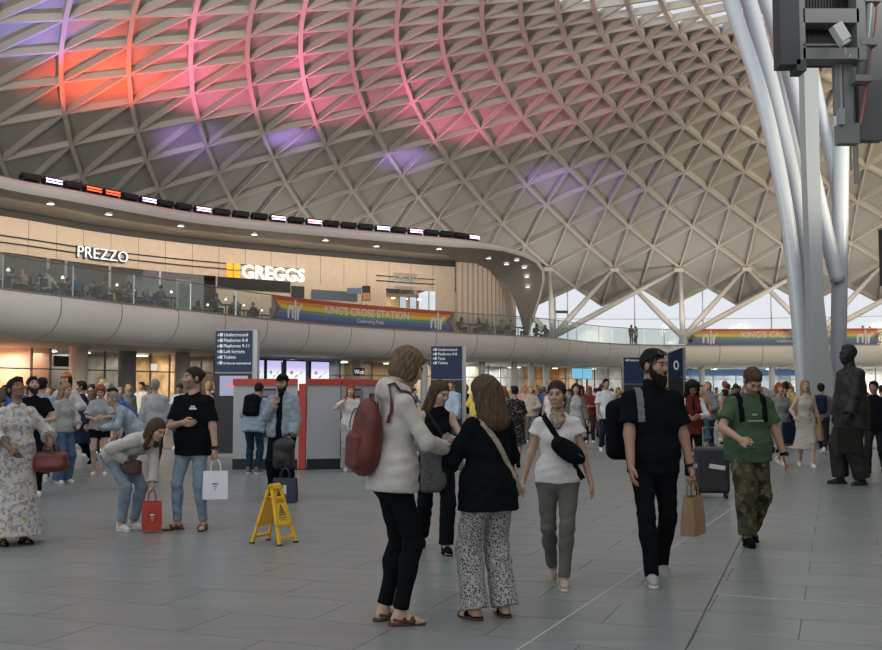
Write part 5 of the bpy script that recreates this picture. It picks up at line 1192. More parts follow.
# woman in the pale hoodie, back to the camera, looking down at a phone on the right
J = person('tall woman in pale grey hoodie and black trousers, back turned, red backpack on one shoulder', gp(393, 6.6), R(112), 1.80, 'f', dict(head=(4, 26, 0), lean=3, fl=(.085, .03, 0, 12, 0), fr=(-.085, -.02, 0, -14, 0), hl=(.13, -.30, 1.10), hr=(-.07, -.33, 1.10), el=(.8, .35, -.5), er=(-.8, .35, -.5), hpl='hold', hpr='hold', tl=(-.3, -.2, 1), tr=(.3, -.2, 1)), .95, 'fair', ('bob', H_DBLOND), wear=[('trousers', C_BLACK, trousers(1.95, .009, .006, 0)), ('hoodie', C_CREAM, hoodie(1.97, .020, .11, .034))], shoes=('sandal', C_BROWN, C_BROWN))
phone(J, 'phone held by the woman in the pale hoodie', 'l', tilt=50)
up, f, l = J['up'], J['fwd'], J['lat']
M_bred = mat('rust_red_nylon', (.12, .022, .016), .6, noise=.25, nscale=8, bump=.6, bscale=10)
backpack(J, 'rust red slouchy backpack hanging off the shoulder of the hoodie woman', M_bred, M_bred, (.14, .085, .23), .20, .10, hang='r', fr=-.03, slouch=True)
# woman in black top and patterned trousers
J = person('woman in black cardigan and wide black and white patterned trousers, back turned', gp(488, 6.75), R(180 + 30), 1.60, 'f', dict(head=(10, 14, 0), fl=(.12, .0, 0, 14, 0), fr=(-.12, .03, 0, -10, 0), hl=(.17, -.28, 1.08), hr=(-.10, -.26, 1.22), el=(.8, .5, -.6), er=(-.8, .5, -.5), hpl='hold', hpr='hold', tl=(0, -.1, 1), tr=(0, -.1, 1)), 1.04, 'fair', ('wavy', H_BROWN), wear=[('trousers', C_DOTS, wide()), ('cardigan', C_BLACK, shirt(1.9, .026, .16, .03, .012))], shoes=('flat', C_BLACK, C_BROWN))
t = bag_thing('shoulder_bag', 'small dark shoulder bag with tan strap on the woman in patterned trousers', 'bag', J, J['pel'] + V3(-.21, -.06, .02)); c0 = J['pel'] + V3(-.21, -.06, .02)
sdf_obj('bag_body', [rbox((0, 0, 0), (.045, .10, .08), .03)], .01, C_BLACK, t); crossbody(J, t, c0, C_BEIGE, .04, 'l', 0, 360)
# woman with a phone seen between them
J = person('long haired woman in black vest walking with a phone, grey jacket over her arm', gp(436, 9.5), R(12), 1.63, 'f', dict(head=(30, 24, 0), pel=(0, 0, .92), lean=2, fl=(.06, -.20, 0, 5, 0), fr=(-.09, .30, .04, -5, 40), hl=(.10, -.30, 1.15), hr=(-.10, -.26, 1.05), el=(.8, .5, -.6), er=(-.8, .5, -.5), hpl='hold', hpr='hold', tl=(-.2, 0, 1), tr=(.2, 0, 1)), .95, 'fair', ('long', H_BROWN), wear=[('trousers', C_BLACK, trousers(1.97, .012, .028, .012)), ('vest', C_BLACK, vest())], shoes=('boot', C_BLACK, C_BLACK))
phone(J, 'phone in the hands of the long haired woman in black vest', 'l', tilt=60, yaw=180)
c0 = J['wrr'] + V3(-.02, .04, -.14); t = bag_thing('folded_jacket', 'grey tweed jacket hanging over the forearm of the long haired woman', 'jacket', J, c0)
sdf_obj('jacket_drape', [cap((-.02, .08, .12), (.10, -.06, .12), .06, k=.04), rbox((.03, .01, -.08), (.11, .05, .22), .045, k=.05), cap((.10, 0, .1), (.13, .02, -.20), .05, .06, k=.05)], .012, fabric('tweed', (.085, .09, .09), noise=.4, ns=60), t)
t = bag_thing('crossbody_bag', 'dark crossbody bag at the hip of the long haired woman', 'bag', J, J['pel'] + V3(.19, -.10, -.02)); c0 = J['pel'] + V3(.19, -.10, -.02)
sdf_obj('bag_body', [rbox((0, 0, 0), (.06, .09, .08), .03)], .01, C_GREY, t); crossbody(J, t, c0, C_CHAR, .03, 'r')
# woman in the white top with a sling bag
J = person('woman in white top, neck scarf and olive skinny jeans walking forward', gp(557, 7.95), R(-4), 1.60, 'f', dict(head=(-14, 4, 0), pel=(0, 0, .92), fl=(.035, -.24, 0, 2, 0), fr=(-.045, .22, .03, -6, 34), hl=(.30, -.04, .80), hr=(-.32, .05, .78), el=(.25, 1, 0), er=(-.25, 1, 0)), .96, 'light', ('updo', H_DKBR), wear=[('jeans', C_OLIVE, skinny()), ('top', C_WHITE, tee(.34, .016, .06, .018, .03)), ('scarf', fabric('scarf', (.30, .22, .16), noise=.5, ns=30), scarf())], shoes=('sneaker', C_BEIGE, C_WHITE))
c0 = J['chest'] + J['fwd'] * .17 + J['lat'] * .085 - J['up'] * .10; t = bag_thing('sling_bag', 'black sling bag across the chest of the woman in the white top', 'bag', J, c0)
Mx = rotm(0, 0, 35); sdf_obj('bag_body', [ell((0, 0, 0), (.165, .055, .085), Mx, k=.03), rbox(Mx @ V3(-.02, -.02, 0), (.12, .045, .06), .03, Mx, k=.03)], .009, C_BLACK, t); one('zip', C_GREY, t, lambda b: b.tube([Mx @ V3(x, -.062 + .12 * x * x, .03) for x in np.linspace(-.12, .12, 7)], .004, 5)); crossbody(J, t, c0, C_BLACK, .05, 'r')
# bearded man in black
J = person('big bearded man in black polo shirt and black trousers striding with sunglasses on his head', gp(652, 8.1), R(-2), 1.85, 'm', dict(head=(42, 3, 0), pel=(0, 0, .92), fl=(.09, .20, .02, 10, 24), fr=(-.06, -.22, 0, -4, 0), hl=(.29, -.06, .78), hr=(-.20, -.22, .86), el=(.4, 1, 0), er=(-.9, .9, 0), hpl='grip', hpr='relax', twist=4), 1.12, 'tan', ('fade', H_BLACK), brow=(.012, .01, .01), extra=[('beard', H_BLACK)], wear=[('trousers', C_BLACK, trousers(2.05, .010, .006, -.002)), ('polo_shirt', C_BLACK, tee(.72, .015, .12, .012, .022)), ('collar', C_BLACK, collar(.074, .03))], shoes=('sneaker', C_LGREY, C_WHITE))
g = bag_thing('sunglasses', 'dark sunglasses pushed up on the head of the bearded man', 'sunglasses', J, J['hd']); HRm = J['HR']; A_ = np.linspace(0, 2 * PI, 12, endpoint=False); n_ = unit(V3(0, -.72, .69)); u_ = unit(V3(0, .69, .72))
for s_ in (-1, 1):
    L0 = [V3(s_ * .034, -.068, .098) + V3(.027, 0, 0) * math.cos(a) + u_ * .021 * math.sin(a) for a in A_]
    one('lens', M_black, g, lambda b: b.add([HRm @ p for p in L0] + [HRm @ (p + n_ * .008) for p in L0], [tuple(range(12)), tuple(range(23, 11, -1))] + [(i, i + 12, (i + 1) % 12 + 12, (i + 1) % 12) for i in range(12)]))
    one('temple', M_black, g, lambda b: b.tube([HRm @ V3(s_ * .062, -.062, .098), HRm @ V3(s_ * .084, .0, .06), HRm @ V3(s_ * .084, .05, .03)], .004, 5))
one('bridge', M_black, g, lambda b: b.tube([HRm @ V3(-.01, -.074, .102), HRm @ V3(.01, -.074, .102)], .004, 5))
backpack(J, 'black backpack on one shoulder of the bearded man', C_BLACK, C_GREY, (.17, .09, .23), .19, .12, hang='r', fr=-.15)
wr = wpt(J, J['wrl']); M_kraft = mat('kraft_paper', (.30, .19, .10), .7, noise=.12, nscale=5, bump=.2, bscale=8)
def wmark(c):
    return lambda t, o, w, h, d2: one('printed_mark', mat('bag_print_' + c, {'grey': (.2, .2, .2), 'white': (.7, .68, .62)}[c], .6), o, lambda b: [b.box((0, -d2 * .96, h * .55), (w * .22, .002, h * .05)), b.box((0, -d2 * .97, h * .45), (w * .16, .002, h * .03)), b.box((0, -d2 * .98, h * .36), (w * .06, .002, h * .05))])
paper_bag('brown kraft paper carrier bag in the hand of the bearded man', wr + np.array([.005, -.01, -.085]), R(58), .27, .30, .12, M_kraft)
w_ = thing('wrist_watch', 'dark watch on the wrist of the bearded man', 'watch', wpt(J, seg(J['ebl'], J['wrl'], .9))); dd = J['M'] @ unit(J['wrl'] - J['ebl'])
one('band', C_CHAR, w_, lambda b: b.tube([-dd * .012, dd * .012], .037, 14)); one('watch_face', M_steel, w_, lambda b: b.box((.03, -.028, 0), (.03, .022, .03)))
# man in green t-shirt with camouflage trousers
J = person('man in green t-shirt and camouflage trousers walking, head bowed over a phone', gp(747, 10.0), R(4), 1.78, 'm', dict(head=(4, 40, 0), lean=4, pel=(0, 0, .92), fl=(.07, .16, .03, 5, 26), fr=(-.09, -.18, 0, -6, 0), hl=(.34, -.10, .80), hr=(-.20, -.34, 1.02), el=(.5, .9, 0), er=(-1, .5, -.4), hpl='relax', hpr='hold', tr=(.3, .0, 1)), 1.1, 'light', ('crop', H_BROWN), wear=[('trousers', C_CAMO, trousers(1.95, .022, .026, .022)), ('t_shirt', C_GREEN, tee(.72, .018, .12, .034, .018))], shoes=('boot', C_BLACK, C_BLACK), stubble=.3)
phone(J, 'phone in the hand of the man in green', 'r', tilt=60)
one('chest_print', mat('pale_print', (.30, .38, .28), .7), J['t'], lambda b: [b.box(tuple((J['chest'] + J['fwd'] * .185 + J['lat'] * x + J['up'] * z) * J['s']), (w, .006, h)) for x, z, w, h in ((-.01, .03, .05, .02), (.0, -.03, .16, .014))])
backpack(J, 'black backpack with wide straps on the man in green', C_BLACK, C_BLACK, (.16, .08, .22), .19, .03)
w_ = thing('wrist_watch', 'black watch on the wrist of the man in green', 'watch', wpt(J, seg(J['ebl'], J['wrl'], .9))); dd = J['M'] @ unit(J['wrl'] - J['ebl'])
one('band', C_BLACK, w_, lambda b: b.tube([-dd * .014, dd * .014], .037, 14)); one('watch_face', M_black, w_, lambda b: b.box((.02, -.032, 0), (.034, .02, .034)))
# man in black t-shirt with the white carrier bag
J = person('man with hair bun in black t-shirt and pale jeans one hand on his belly', gp(194, 11.0), R(-14), 1.76, 'm', dict(head=(-38, -2, 0), fl=(.14, .0, 0, 16, 0), fr=(-.14, -.06, 0, -34, 0), hl=(.30, -.06, .84), hr=(.0, -.23, 1.16), el=(.3, 1, 0), er=(-1, .6, -.2), hpl='grip', hpr='relax', tr=(0, -.3, 1), dr=(1, -.2, -.05)), 1.04, 'light', ('bun', H_DKBR), wear=[('jeans', C_JEANL, trousers(1.95, .008, .003, -.003)), ('t_shirt', C_BLACK, tee(.78, .016, .14, .022, .018))], shoes=('sandal', C_BROWN, C_BROWN), stubble=.35)
one('chest_print', M_wtext, J['t'], lambda b: [b.box(tuple((J['chest'] + J['fwd'] * .162 + J['lat'] * (.075 + x) + J['up'] * (.05 + z)) * J['s']), (w, .006, h)) for x, z, w, h in ((0, .0, .085, .02), (0, .022, .05, .018))])
paper_bag('white carrier bag with grey print held by the man with the hair bun', wpt(J, J['wrl']) + np.array([0.01, -.01, -.09]), R(8), .26, .30, .10, mat('white_paper', (.74, .76, .80), .6, noise=.04), 'carrier_bag', mark=wmark('grey'))
w_ = thing('wrist_watch', 'black watch on the man with the hair bun', 'watch', wpt(J, seg(J['ebl'], J['wrl'], .9))); dd = J['M'] @ unit(J['wrl'] - J['ebl'])
one('band', C_BLACK, w_, lambda b: b.tube([-dd * .014, dd * .014], .035, 14)); one('watch_face', M_black, w_, lambda b: b.box((.02, -.03, 0), (.034, .02, .034)))
# woman bending down to a red carrier bag
J = person('woman in white blouse and pale jeans bending down over a red carrier bag', gp(131, 10.9), R(58), 1.66, 'f', dict(pel=(0, .18, .86), lean=62, head=(0, -4, 0), fl=(.10, .03, 0, 8, 0), fr=(-.10, .0, 0, -8, 0), hl=(.02, -.36, .50), hr=(-.12, -.10, .80), el=(.6, .5, 0), er=(-.8, .6, .3), hpl='grip', hpr='hold', tl=(-.5, -1, 0)), .98, 'fair', ('long', H_BROWN), wear=[('jeans', C_JEANL, trousers(1.93, .010, .006, .002)), ('blouse', C_CREAM, shirt(1.9, .024, .04, .025, .014))], shoes=('sneaker', C_WHITE, C_WHITE))
paper_bag('bright red carrier bag standing by the feet of the bending woman', wpt(J, J['wrl']) + np.array([0, 0, -.05]), R(20), .20, .30, .13, mat('red_plastic', (.42, .035, .02), .4, noise=.2, nscale=7, bump=.5, bscale=12), 'carrier_bag', mark=wmark('white'))
c0 = J['wrr'] + V3(.04, -.02, -.07); t = bag_thing('handbag', 'brown leather handbag held at the hip by the bending woman', 'bag', J, c0); sdf_obj('bag_body', [rbox((0, 0, 0), (.05, .14, .08), .03)], .01, mat('brown_leather', (.07, .035, .022), .45, noise=.2), t); one('flap', mat('brown_leather', (.07, .035, .022), .45), t, lambda b: b.box((-.05, 0, .02), (.012, .25, .10)), bevel=.004)
# woman in the long floral dress
J = person('woman in long white floral dress looking up, phone in hand', gp(17, 9.95), R(48), 1.63, 'f', dict(head=(6, -26, 0), fl=(.10, -.03, 0, 10, 0), fr=(-.10, .02, 0, -10, 0), hl=(.26, -.26, 1.06), hr=(-.20, -.30, 1.02), el=(.9, .6, -.3), er=(-.9, .6, -.3), hpl='hold', hpr='hold', tl=(-.3, 0, 1), tr=(.3, 0, 1)), 1.14, 'brown', ('crop', H_BLACK), wear=[('dress', C_FLORAL, dress(.10, .29, 1.5, .022, 1.1, .035))], shoes=('flat', C_BLACK, C_BLACK))
phone(J, 'dark phone in the hand of the woman in the floral dress', 'r', tilt=60)
c0 = J['wrl'] + V3(.02, .02, -.16); t = bag_thing('handbag', 'dark red leather handbag on the arm of the woman in the floral dress', 'bag', J, c0); M_dred = mat('dark_red_leather', (.13, .02, .015), .4, noise=.2, nscale=6)
sdf_obj('bag_body', [rbox((0, 0, -.03), (.17, .07, .10), .05, rotm(-40), k=.03), ell((0, 0, -.08), (.18, .11, .07), rotm(-40), k=.04)], .01, M_dred, t)
for s_ in (-1, 1): one('handle', M_dred, t, lambda b: b.tube(Curve3([rotm(-40) @ V3(-.08, s_ * .04, .05), rotm(-40) @ V3(-.05, s_ * .03, .15), rotm(-40) @ V3(.05, s_ * .03, .15), rotm(-40) @ V3(.08, s_ * .04, .05)], 5), .009, 6))
# bearded man in denim jacket with cap, bag at his feet
J = person('man in black cap and washed denim jacket, hand on his beard, by the ticket machines', gp(283, 14.3), R(-12), 1.74, 'm', dict(head=(6, 6, 0), fl=(.10, 0, 0, 10, 0), fr=(-.10, 0, 0, -10, 0), hl=(.20, -.16, .88), hr=(-.04, -.20, 1.34), el=(.8, .8, 0), er=(-.7, .1, -1), hpl='grip', hpr='hold', dr=(.4, -.1, 1), tr=(1, 0, 0)), 1.02, 'light', ('short', H_BLACK), extra=[('beard', H_BLACK), ('cap', C_BLACK)], wear=[('trousers', C_BLACK, trousers(1.97, .026, .03, .026)), ('t_shirt', C_BLACK, vest(.02, .12, .02)), ('denim_jacket', C_DENJ, lambda J, s, b: [dict(p, cut=(p['cut'] or []) + [(J['chest'] + J['lat'] * (.055), unit(-J['lat'] + 0 * J['fwd']))]) for p in torso(J, s, b, .036, .08, .025)] + [dict(p, cut=(p['cut'] or []) + [(J['chest'] - J['lat'] * (.055), unit(J['lat']))]) for p in torso(J, s, b, .036, .08, .025)] + sleeves(J, s, b, 1.92, .026, .014))], shoes=('sneaker', C_BLACK, C_WHITE), lod=1)
c0 = J['wrl'] + V3(-.08, -.10, -.20); t = bag_thing('holdall', 'black crumpled holdall held in front by the man in the denim jacket', 'bag', J, c0)
sdf_obj('bag_body', [rbox((0, 0, -.06), (.15, .09, .20), .07, k=.04), ell((.03, -.02, .08), (.14, .09, .11), k=.05), ell((-.02, -.07, -.10), (.10, .05, .09), k=.03)], .013, mat('black_nylon', (.018, .018, .016), .5, noise=.3, bump=.6, bscale=9), t); one('handle', C_BLACK, t, lambda b: b.tube(Curve3([V3(-.03, 0, .16), V3(.03, .03, .22), V3(.10, .05, .20), V3(.12, .02, .12)], 5), .01, 6))
p = ground(285, 502.5); paper_bag('navy carrier bag with white lettering standing behind the wet floor sign', (p[0], p[1], .46), R(-12), .32, .32, .14, mat('navy_paper', (.02, .03, .045), .5, noise=.15, bump=.3, bscale=7), 'carrier_bag', mark=lambda t, o, w, h, d2: one('lettering', M_wtext, o, lambda b: [b.box((.02, -d2 * .98, h * (.3 + .12 * i)), (.05, .002, .035), rot=Matrix.Rotation(R(20), 3, 'Y')) for i in range(4)]))

# ------------------------------------------------------------------ figures farther back
def stand(**k): return dict(k)
WALK_L = dict(pel=(0, 0, .92), fl=(.07, -.24, 0, 4, 0), fr=(-.08, .24, .03, -4, 34), hl=(.25, .10, .84), hr=(-.25, -.16, .86))
WALK_R = dict(pel=(0, 0, .92), fr=(-.07, -.24, 0, -4, 0), fl=(.08, .24, .03, 4, 34), hr=(-.25, .10, .84), hl=(.25, -.16, .86))
PHONE = dict(head=(0, 26, 0), hl=(.08, -.28, 1.13), hr=(-.08, -.28, 1.10), el=(.9, .5, -.6), er=(-.9, .5, -.6), hpl='hold', hpr='hold', tl=(-.3, 0, 1), tr=(.3, 0, 1))
LEAN = dict(lean=34, pel=(0, .12, .93), head=(0, -8, 0), hl=(.14, -.46, 1.02), hr=(-.14, -.46, 1.0), el=(.6, .3, -.6), er=(-.6, .3, -.6))
J = person('person in pale denim shirt and dark jeans at the ticket machine, back turned', gp(254, 18.3), R(180 - 14), 1.68, 'm', dict(lean=14, head=(0, 20, 0), hl=(.14, -.36, 1.12), hr=(-.1, -.36, 1.1), el=(.8, .5, -.6), er=(-.8, .5, -.6)), 1., 'tan', ('short', H_BLACK), wear=[('jeans', C_JEAND, trousers()), ('shirt', C_SKYB, shirt(1.9, .025, .16, .03))], shoes=('sneaker', C_GREY, C_WHITE), lod=1)
backpack(J, 'round black backpack on the person at the ticket machine', C_BLACK, C_BLACK, (.16, .085, .20), .18, .0)
person('girl in white t-shirt with sunglasses on her head by the ticket machine', gp(350, 18.9), R(20), 1.62, 'f', dict(head=(-10, 4, 6), hl=(.24, -.1, .84), hr=(-.16, -.16, 1.42), el=(.2, 1, 0), er=(-1, .2, -.8)), .95, 'fair', ('long', H_RED), wear=[('trousers', C_LGREY, wide()), ('t_shirt', C_WHITE, tee())], shoes=('sneaker', C_WHITE, C_WHITE), lod=1)
person('woman with long curly black hair in maroon waistcoat over white shirt, reading a phone', gp(692, 17.0), R(-4), 1.68, 'f', dict(PHONE, head=(0, 30, 0)), .95, 'brown', ('curly', H_BLACK), wear=[('trousers', C_BLACK, trousers()), ('shirt', C_WHITE, shirt(1.9, .014, .05, .01, .012)), ('waistcoat', C_MAROON, vest(.028, .14, .015)), ('tie', C_BLACK, lambda J, s, b: [cap(J['neck'] + J['fwd'] * .085 - J['up'] * .03, J['chest'] + J['fwd'] * .16, .016, .022, k=.01)])], shoes=('flat', C_BLACK, C_BLACK), lod=1)
person('blonde woman in long beige printed dress and white trainers walking with a paper bag', gp(805, 19.9), R(-8), 1.74, 'f', dict(WALK_L, hl=(.27, -.02, .84), hr=(-.24, -.22, .98), er=(-.9, .8, -.2)), 1., 'fair', ('long', H_BLOND), wear=[('dress', C_BDRESS, dress(.36, .24, 0, .014, 1.1))], shoes=('sneaker', C_WHITE, C_WHITE), lod=1)
p = at_y(819, 416, 19.8); paper_bag('brown paper bag hanging beside the blonde woman in the beige dress', (p[0], p[1], .98), R(60), .26, .32, .12, M_kraft)
person('woman in grey printed dress with reddish hair walking beside the blonde woman', gp(779, 20.6), R(10), 1.68, 'f', dict(WALK_R, hl=(.22, -.22, 1.02), el=(.9, .8, -.2)), 1.08, 'fair', ('bob', H_RED), wear=[('dress', C_GDRESS, dress(.42, .25, .6, .018, 1.1))], shoes=('sneaker', C_WHITE, C_WHITE), lod=1)
p = at_y(791, 420, 20.4); paper_bag('dark blue tote bag between the two women in dresses', (p[0], p[1], 1.0), R(10), .36, .42, .12, C_NAVY, 'tote_bag')
J = person('woman in black floral dress walking away, back turned', gp(515, 20.0), R(172), 1.62, 'f', dict(WALK_L, hl=(.2, -.2, 1.05), el=(.9, .8, 0)), 1.02, 'tan', ('updo', H_BLACK), wear=[('dress', C_BFLOR, dress(.50, .23, .9, .022, 1.12, .03))], shoes=('boot', C_BLACK, C_BLACK), lod=1)
person('woman in pale dress and dark open cardigan with crossbody bag in the crowd', gp(576, 22.5), R(-6), 1.68, 'f', dict(WALK_R), 1.02, 'light', ('wavy', H_DKBR), wear=[('dress', C_LGREY, dress(.5, .2, 0)), ('cardigan', C_OLIVE, lambda J, s, b: sleeves(J, s, b, 1.9, .025, .01) + [dict(p, cut=(p['cut'] or []) + [(J['chest'] + J['fwd'] * .03, J['fwd'])]) for p in torso(J, s, b, .03, .3, .02)])], lod=1)
person('man in white short sleeved shirt and sunglasses in the crowd', gp(606, 25.), R(4), 1.82, 'm', dict(WALK_L), 1.04, 'tan', ('crop', H_BLACK), extra=[], wear=[('trousers', C_NAVY, trousers()), ('shirt', fabric('pale_shirt', (.48, .52, .55)), tee(.8, .022, .14, .02))], stubble=.4, lod=1)
# people waiting on the left
person('bearded man in black t-shirt looking up behind the woman in the floral dress', gp(33, 14.4), R(20), 1.70, 'm', dict(head=(20, -14, 0), hl=(.1, -.22, 1.1), el=(.9, .6, 0)), 1.05, 'light', ('crop', H_BLACK), extra=[('beard', H_BLACK)], wear=[('trousers', C_BLACK, trousers()), ('t_shirt', C_BLACK, tee())], lod=1)
person('girl in off shoulder grey top and wide blue jeans, head turned down', gp(64, 16.4), R(65), 1.64, 'f', dict(head=(0, 16, 0), hl=(.1, -.25, 1.0), el=(.9, .6, 0)), .96, 'fair', ('long', H_BLOND), wear=[('jeans', C_JEAN, wide()), ('top', C_LGREY, shirt(1.85, .024, .05, .02, .02))], lod=1)
J = person('tall woman in white blouse with orange cap and dark plaits', gp(66, 18.6), R(-4), 1.84, 'f', dict(head=(0, -4, 0), hl=(.16, -.2, 1.1), hr=(-.16, -.2, 1.1), el=(.9, .5, -.4), er=(-.9, .5, -.4)), .98, 'fair', ('long', H_BLACK), extra=[('cap', C_ORANGE)], wear=[('trousers', C_CHAR, trousers()), ('blouse', C_CREAM, shirt(1.85, .03, .1, .03, .03))], lod=1)
person('man in long dark coat walking beside the tall woman in the orange cap', gp(82, 20.6), R(-70), 1.72, 'm', dict(WALK_L), 1., 'tan', ('short', H_BLACK), wear=[('trousers', C_BLACK, trousers()), ('coat', C_NAVY, lambda J, s, b: torso(J, s, b, .03, .12, .02) + sleeves(J, s, b, 1.95, .026, .01) + skirt(.45, .2)(J, s, b))], shoes=('boot', C_BLACK, C_BLACK), lod=1)
person('red haired woman in grey blouse and black shorts reading a phone', gp(101, 17.9), R(12), 1.62, 'f', dict(PHONE), .95, 'fair', ('bob', H_RED), wear=[('shorts', C_BLACK, shorts()), ('blouse', C_LGREY, tee(.9, .026, .05, .02, .03))], lod=1)
person('person in bright blue hoodie leaning over a bag next to the red haired woman', gp(127, 19.4), R(-60), 1.70, 'm', dict(LEAN), 1., 'tan', ('short', H_BLACK), wear=[('trousers', C_CHAR, trousers()), ('hoodie', C_BLUE, hoodie())], lod=1)
person('person in pale denim jacket leaning over behind the bending woman', gp(131, 15.6), R(-66), 1.62, 'f', dict(LEAN), 1.05, 'light', ('crop', H_GREY), wear=[('trousers', C_CHAR, trousers()), ('jacket', C_DENJ, shirt(1.93, .03, .12, .03))], lod=1)
person('grey haired man in pale grey shirt walking away with a shoulder bag', gp(155, 19.2), R(186), 1.74, 'm', dict(WALK_L), 1.06, 'light', ('short', H_GREY), wear=[('trousers', C_CHAR, trousers()), ('shirt', C_LGREY, shirt(1.9, .024, .12, .02))], lod=1)
person('dark haired man in blue shirt standing behind the bearded man in black t-shirt', gp(17, 17.), R(150), 1.74, 'm', dict(head=(20, 0, 0)), 1., 'tan', ('short', H_BLACK), wear=[('trousers', C_CHAR, trousers()), ('shirt', C_BLUE, shirt())], lod=1)
person('dark haired man in pale blue shirt, back turned, beside the bearded man in black t-shirt', gp(42, 16.6), R(200), 1.72, 'm', dict(head=(-20, 0, 0)), 1., 'light', ('short', H_BLACK), wear=[('trousers', C_CHAR, trousers()), ('shirt', C_SKYB, shirt())], lod=1)
# people by the columns and statue
person('man in yellow t-shirt seen from behind beyond the women in dresses', gp(786, 28.), R(180), 1.78, 'm', dict(WALK_R), 1.05, 'tan', ('short', H_BLACK), wear=[('trousers', C_NAVY, trousers()), ('t_shirt', C_YEL, tee(.8))], lod=1)
J = person('person in grey shirt with navy backpack near the foot of the steel tubes', gp(821, 24.), R(150), 1.70, 'm', dict(WALK_L), 1., 'light', ('short', H_BLACK), wear=[('trousers', C_CHAR, trousers()), ('shirt', C_GREY, tee(.9))], lod=1)
backpack(J, 'navy backpack by the foot of the steel tubes', C_NAVY, C_NAVY, (.16, .09, .21), .18, .02)
person('person in dark jacket passing behind the bronze statue', gp(874, 18.5), R(-40), 1.70, 'm', dict(WALK_R), 1., 'tan', ('short', H_BLACK), wear=[('trousers', C_CHAR, trousers()), ('jacket', C_BLACK, shirt(1.95, .03, .12, .02))], shoes=('boot', C_BLACK, C_BLACK), lod=1)
person('person in long grey brown coat half hidden behind the bronze statue', gp(845, 21.), R(30), 1.74, 'f', dict(), 1., 'light', ('short', H_DKBR), wear=[('trousers', C_CHAR, trousers()), ('coat', fabric('taupe', (.10, .095, .085)), lambda J, s, b: torso(J, s, b, .03, .12, .02) + sleeves(J, s, b, 1.95, .026, .01) + skirt(.4, .21)(J, s, b))], lod=1)
p = at_y(837, 391, 27.); yb = thing('yellow_bollard', 'narrow yellow bollard sign beside the bronze statue', 'bollard', (p[0], p[1], 0)); one('panel', M_yellow, yb, lambda b: b.box((0, 0, .62), (.12, .06, .8)), bevel=.01); one('foot', M_black, yb, lambda b: b.box((0, 0, .11), (.26, .26, .22)), bevel=.02)
# rolling suitcase
p = ground(712, 497.5); st_ = thing('suitcase', 'black upright rolling suitcase with white luggage tag', 'suitcase', (p[0], p[1], 0), R(-8))
sdf_obj('shell', [rbox((0, 0, .39), (.235, .15, .32), .045)], .014, mat('suitcase_black', (.016, .017, .02), .4), st_)
for x in (-.12, 0, .12): one('groove', M_dark, st_, lambda b: b.box((x, -.151, .39), (.012, .006, .52)))
for x in (-.19, .19):
    for y in (-.11, .11): w1 = one('wheel', M_black, st_, lambda b: b.tube([(x - .014, y, .035), (x + .014, y, .035)], .035, 14)); one('wheel_fork', M_dark, w1, lambda b: b.box((x, y, .07), (.04, .03, .05)))
one('pull_handle', M_steel, st_, lambda b: b.tube([(-.1, .1, .7), (-.1, .1, .98), (.1, .1, .98), (.1, .1, .7)], .009, 6)); one('luggage_tag', C_WHITE, st_, lambda b: b.box((.06, -.16, .44), (.22, .008, .06), rot=Matrix.Rotation(R(8), 3, 'Y'))); one('side_handle', M_dark, st_, lambda b: b.tube([(-.07, 0, .71), (-.06, 0, .74), (.06, 0, .74), (.07, 0, .71)], .011, 6))
# ------------------------------------------------------------------ bronze statue
M_bronze = mat('dark_bronze', (.022, .025, .021), .6, .3, noise=.35, nscale=7, bump=.3, bscale=14)
sp = ground(856, 485)
person('dark bronze statue of a man in a suit standing on the floor, seen in profile', (sp[0], sp[1] + .1, .0), R(-80), 2.24, 'm', dict(head=(0, 2, 0), fl=(.12, .05, 0, 12, 0), fr=(-.12, -.10, 0, -10, 0), hl=(.25, -.20, .85), hr=(-.24, -.08, .84), el=(.3, 1, 0), er=(-.3, 1, 0), hpl='relax', hpr='grip'), 1.1, 'dark', ('fade', M_bronze), wear=[('suit_trousers', M_bronze, trousers(1.98, .03, .035, .03)), ('suit_jacket', M_bronze, lambda J, s, b: torso(J, s, b, .034, .24, .035) + sleeves(J, s, b, 1.95, .03, .014)), ('collar', M_bronze, collar(.078, .03))], shoes=('flat', M_bronze, M_bronze), lod=0, cat='statue', name='bronze_statue', allmat=M_bronze)
bk = thing('bronze_case', 'flat dark bronze case held at the side of the statue', 'case', (sp[0] - .24, sp[1] - .20, .53), R(-80)); one('case_body', M_bronze, bk, lambda b: b.box((0, 0, .2), (.12, .36, .42)), bevel=.01); one('case_handle', M_bronze, bk, lambda b: b.tube([(0, -.08, .41), (0, -.06, .46), (0, .06, .46), (0, .08, .41)], .012, 6))
# ------------------------------------------------------------------ the crowd: a dozen figures, copied with their own clothes
CT = [('black', C_BLACK), ('white', C_WHITE), ('navy', C_NAVY), ('grey', C_GREY), ('pale grey', C_LGREY), ('red', C_RED), ('blue', C_BLUE), ('sky blue', C_SKYB), ('orange', C_ORANGE), ('pink', C_PINK), ('beige', C_BEIGE), ('maroon', C_MAROON), ('teal', C_TEAL), ('yellow', C_YEL), ('olive', C_OLIVE), ('denim', C_DENJ), ('cream', C_CREAM), ('charcoal', C_CHAR), ('black floral', C_BFLOR), ('red print', C_REDPAT)]
CB = [('black', C_BLACK), ('dark denim', C_JEAND), ('blue denim', C_JEAN), ('pale denim', C_JEANL), ('charcoal', C_CHAR), ('beige', C_BEIGE), ('navy', C_NAVY), ('olive', C_OLIVE)]
CH = [('black', H_BLACK), ('dark brown', H_DKBR), ('brown', H_BROWN), ('blond', H_BLOND), ('ginger', H_RED), ('grey', H_GREY)]
TPL = []
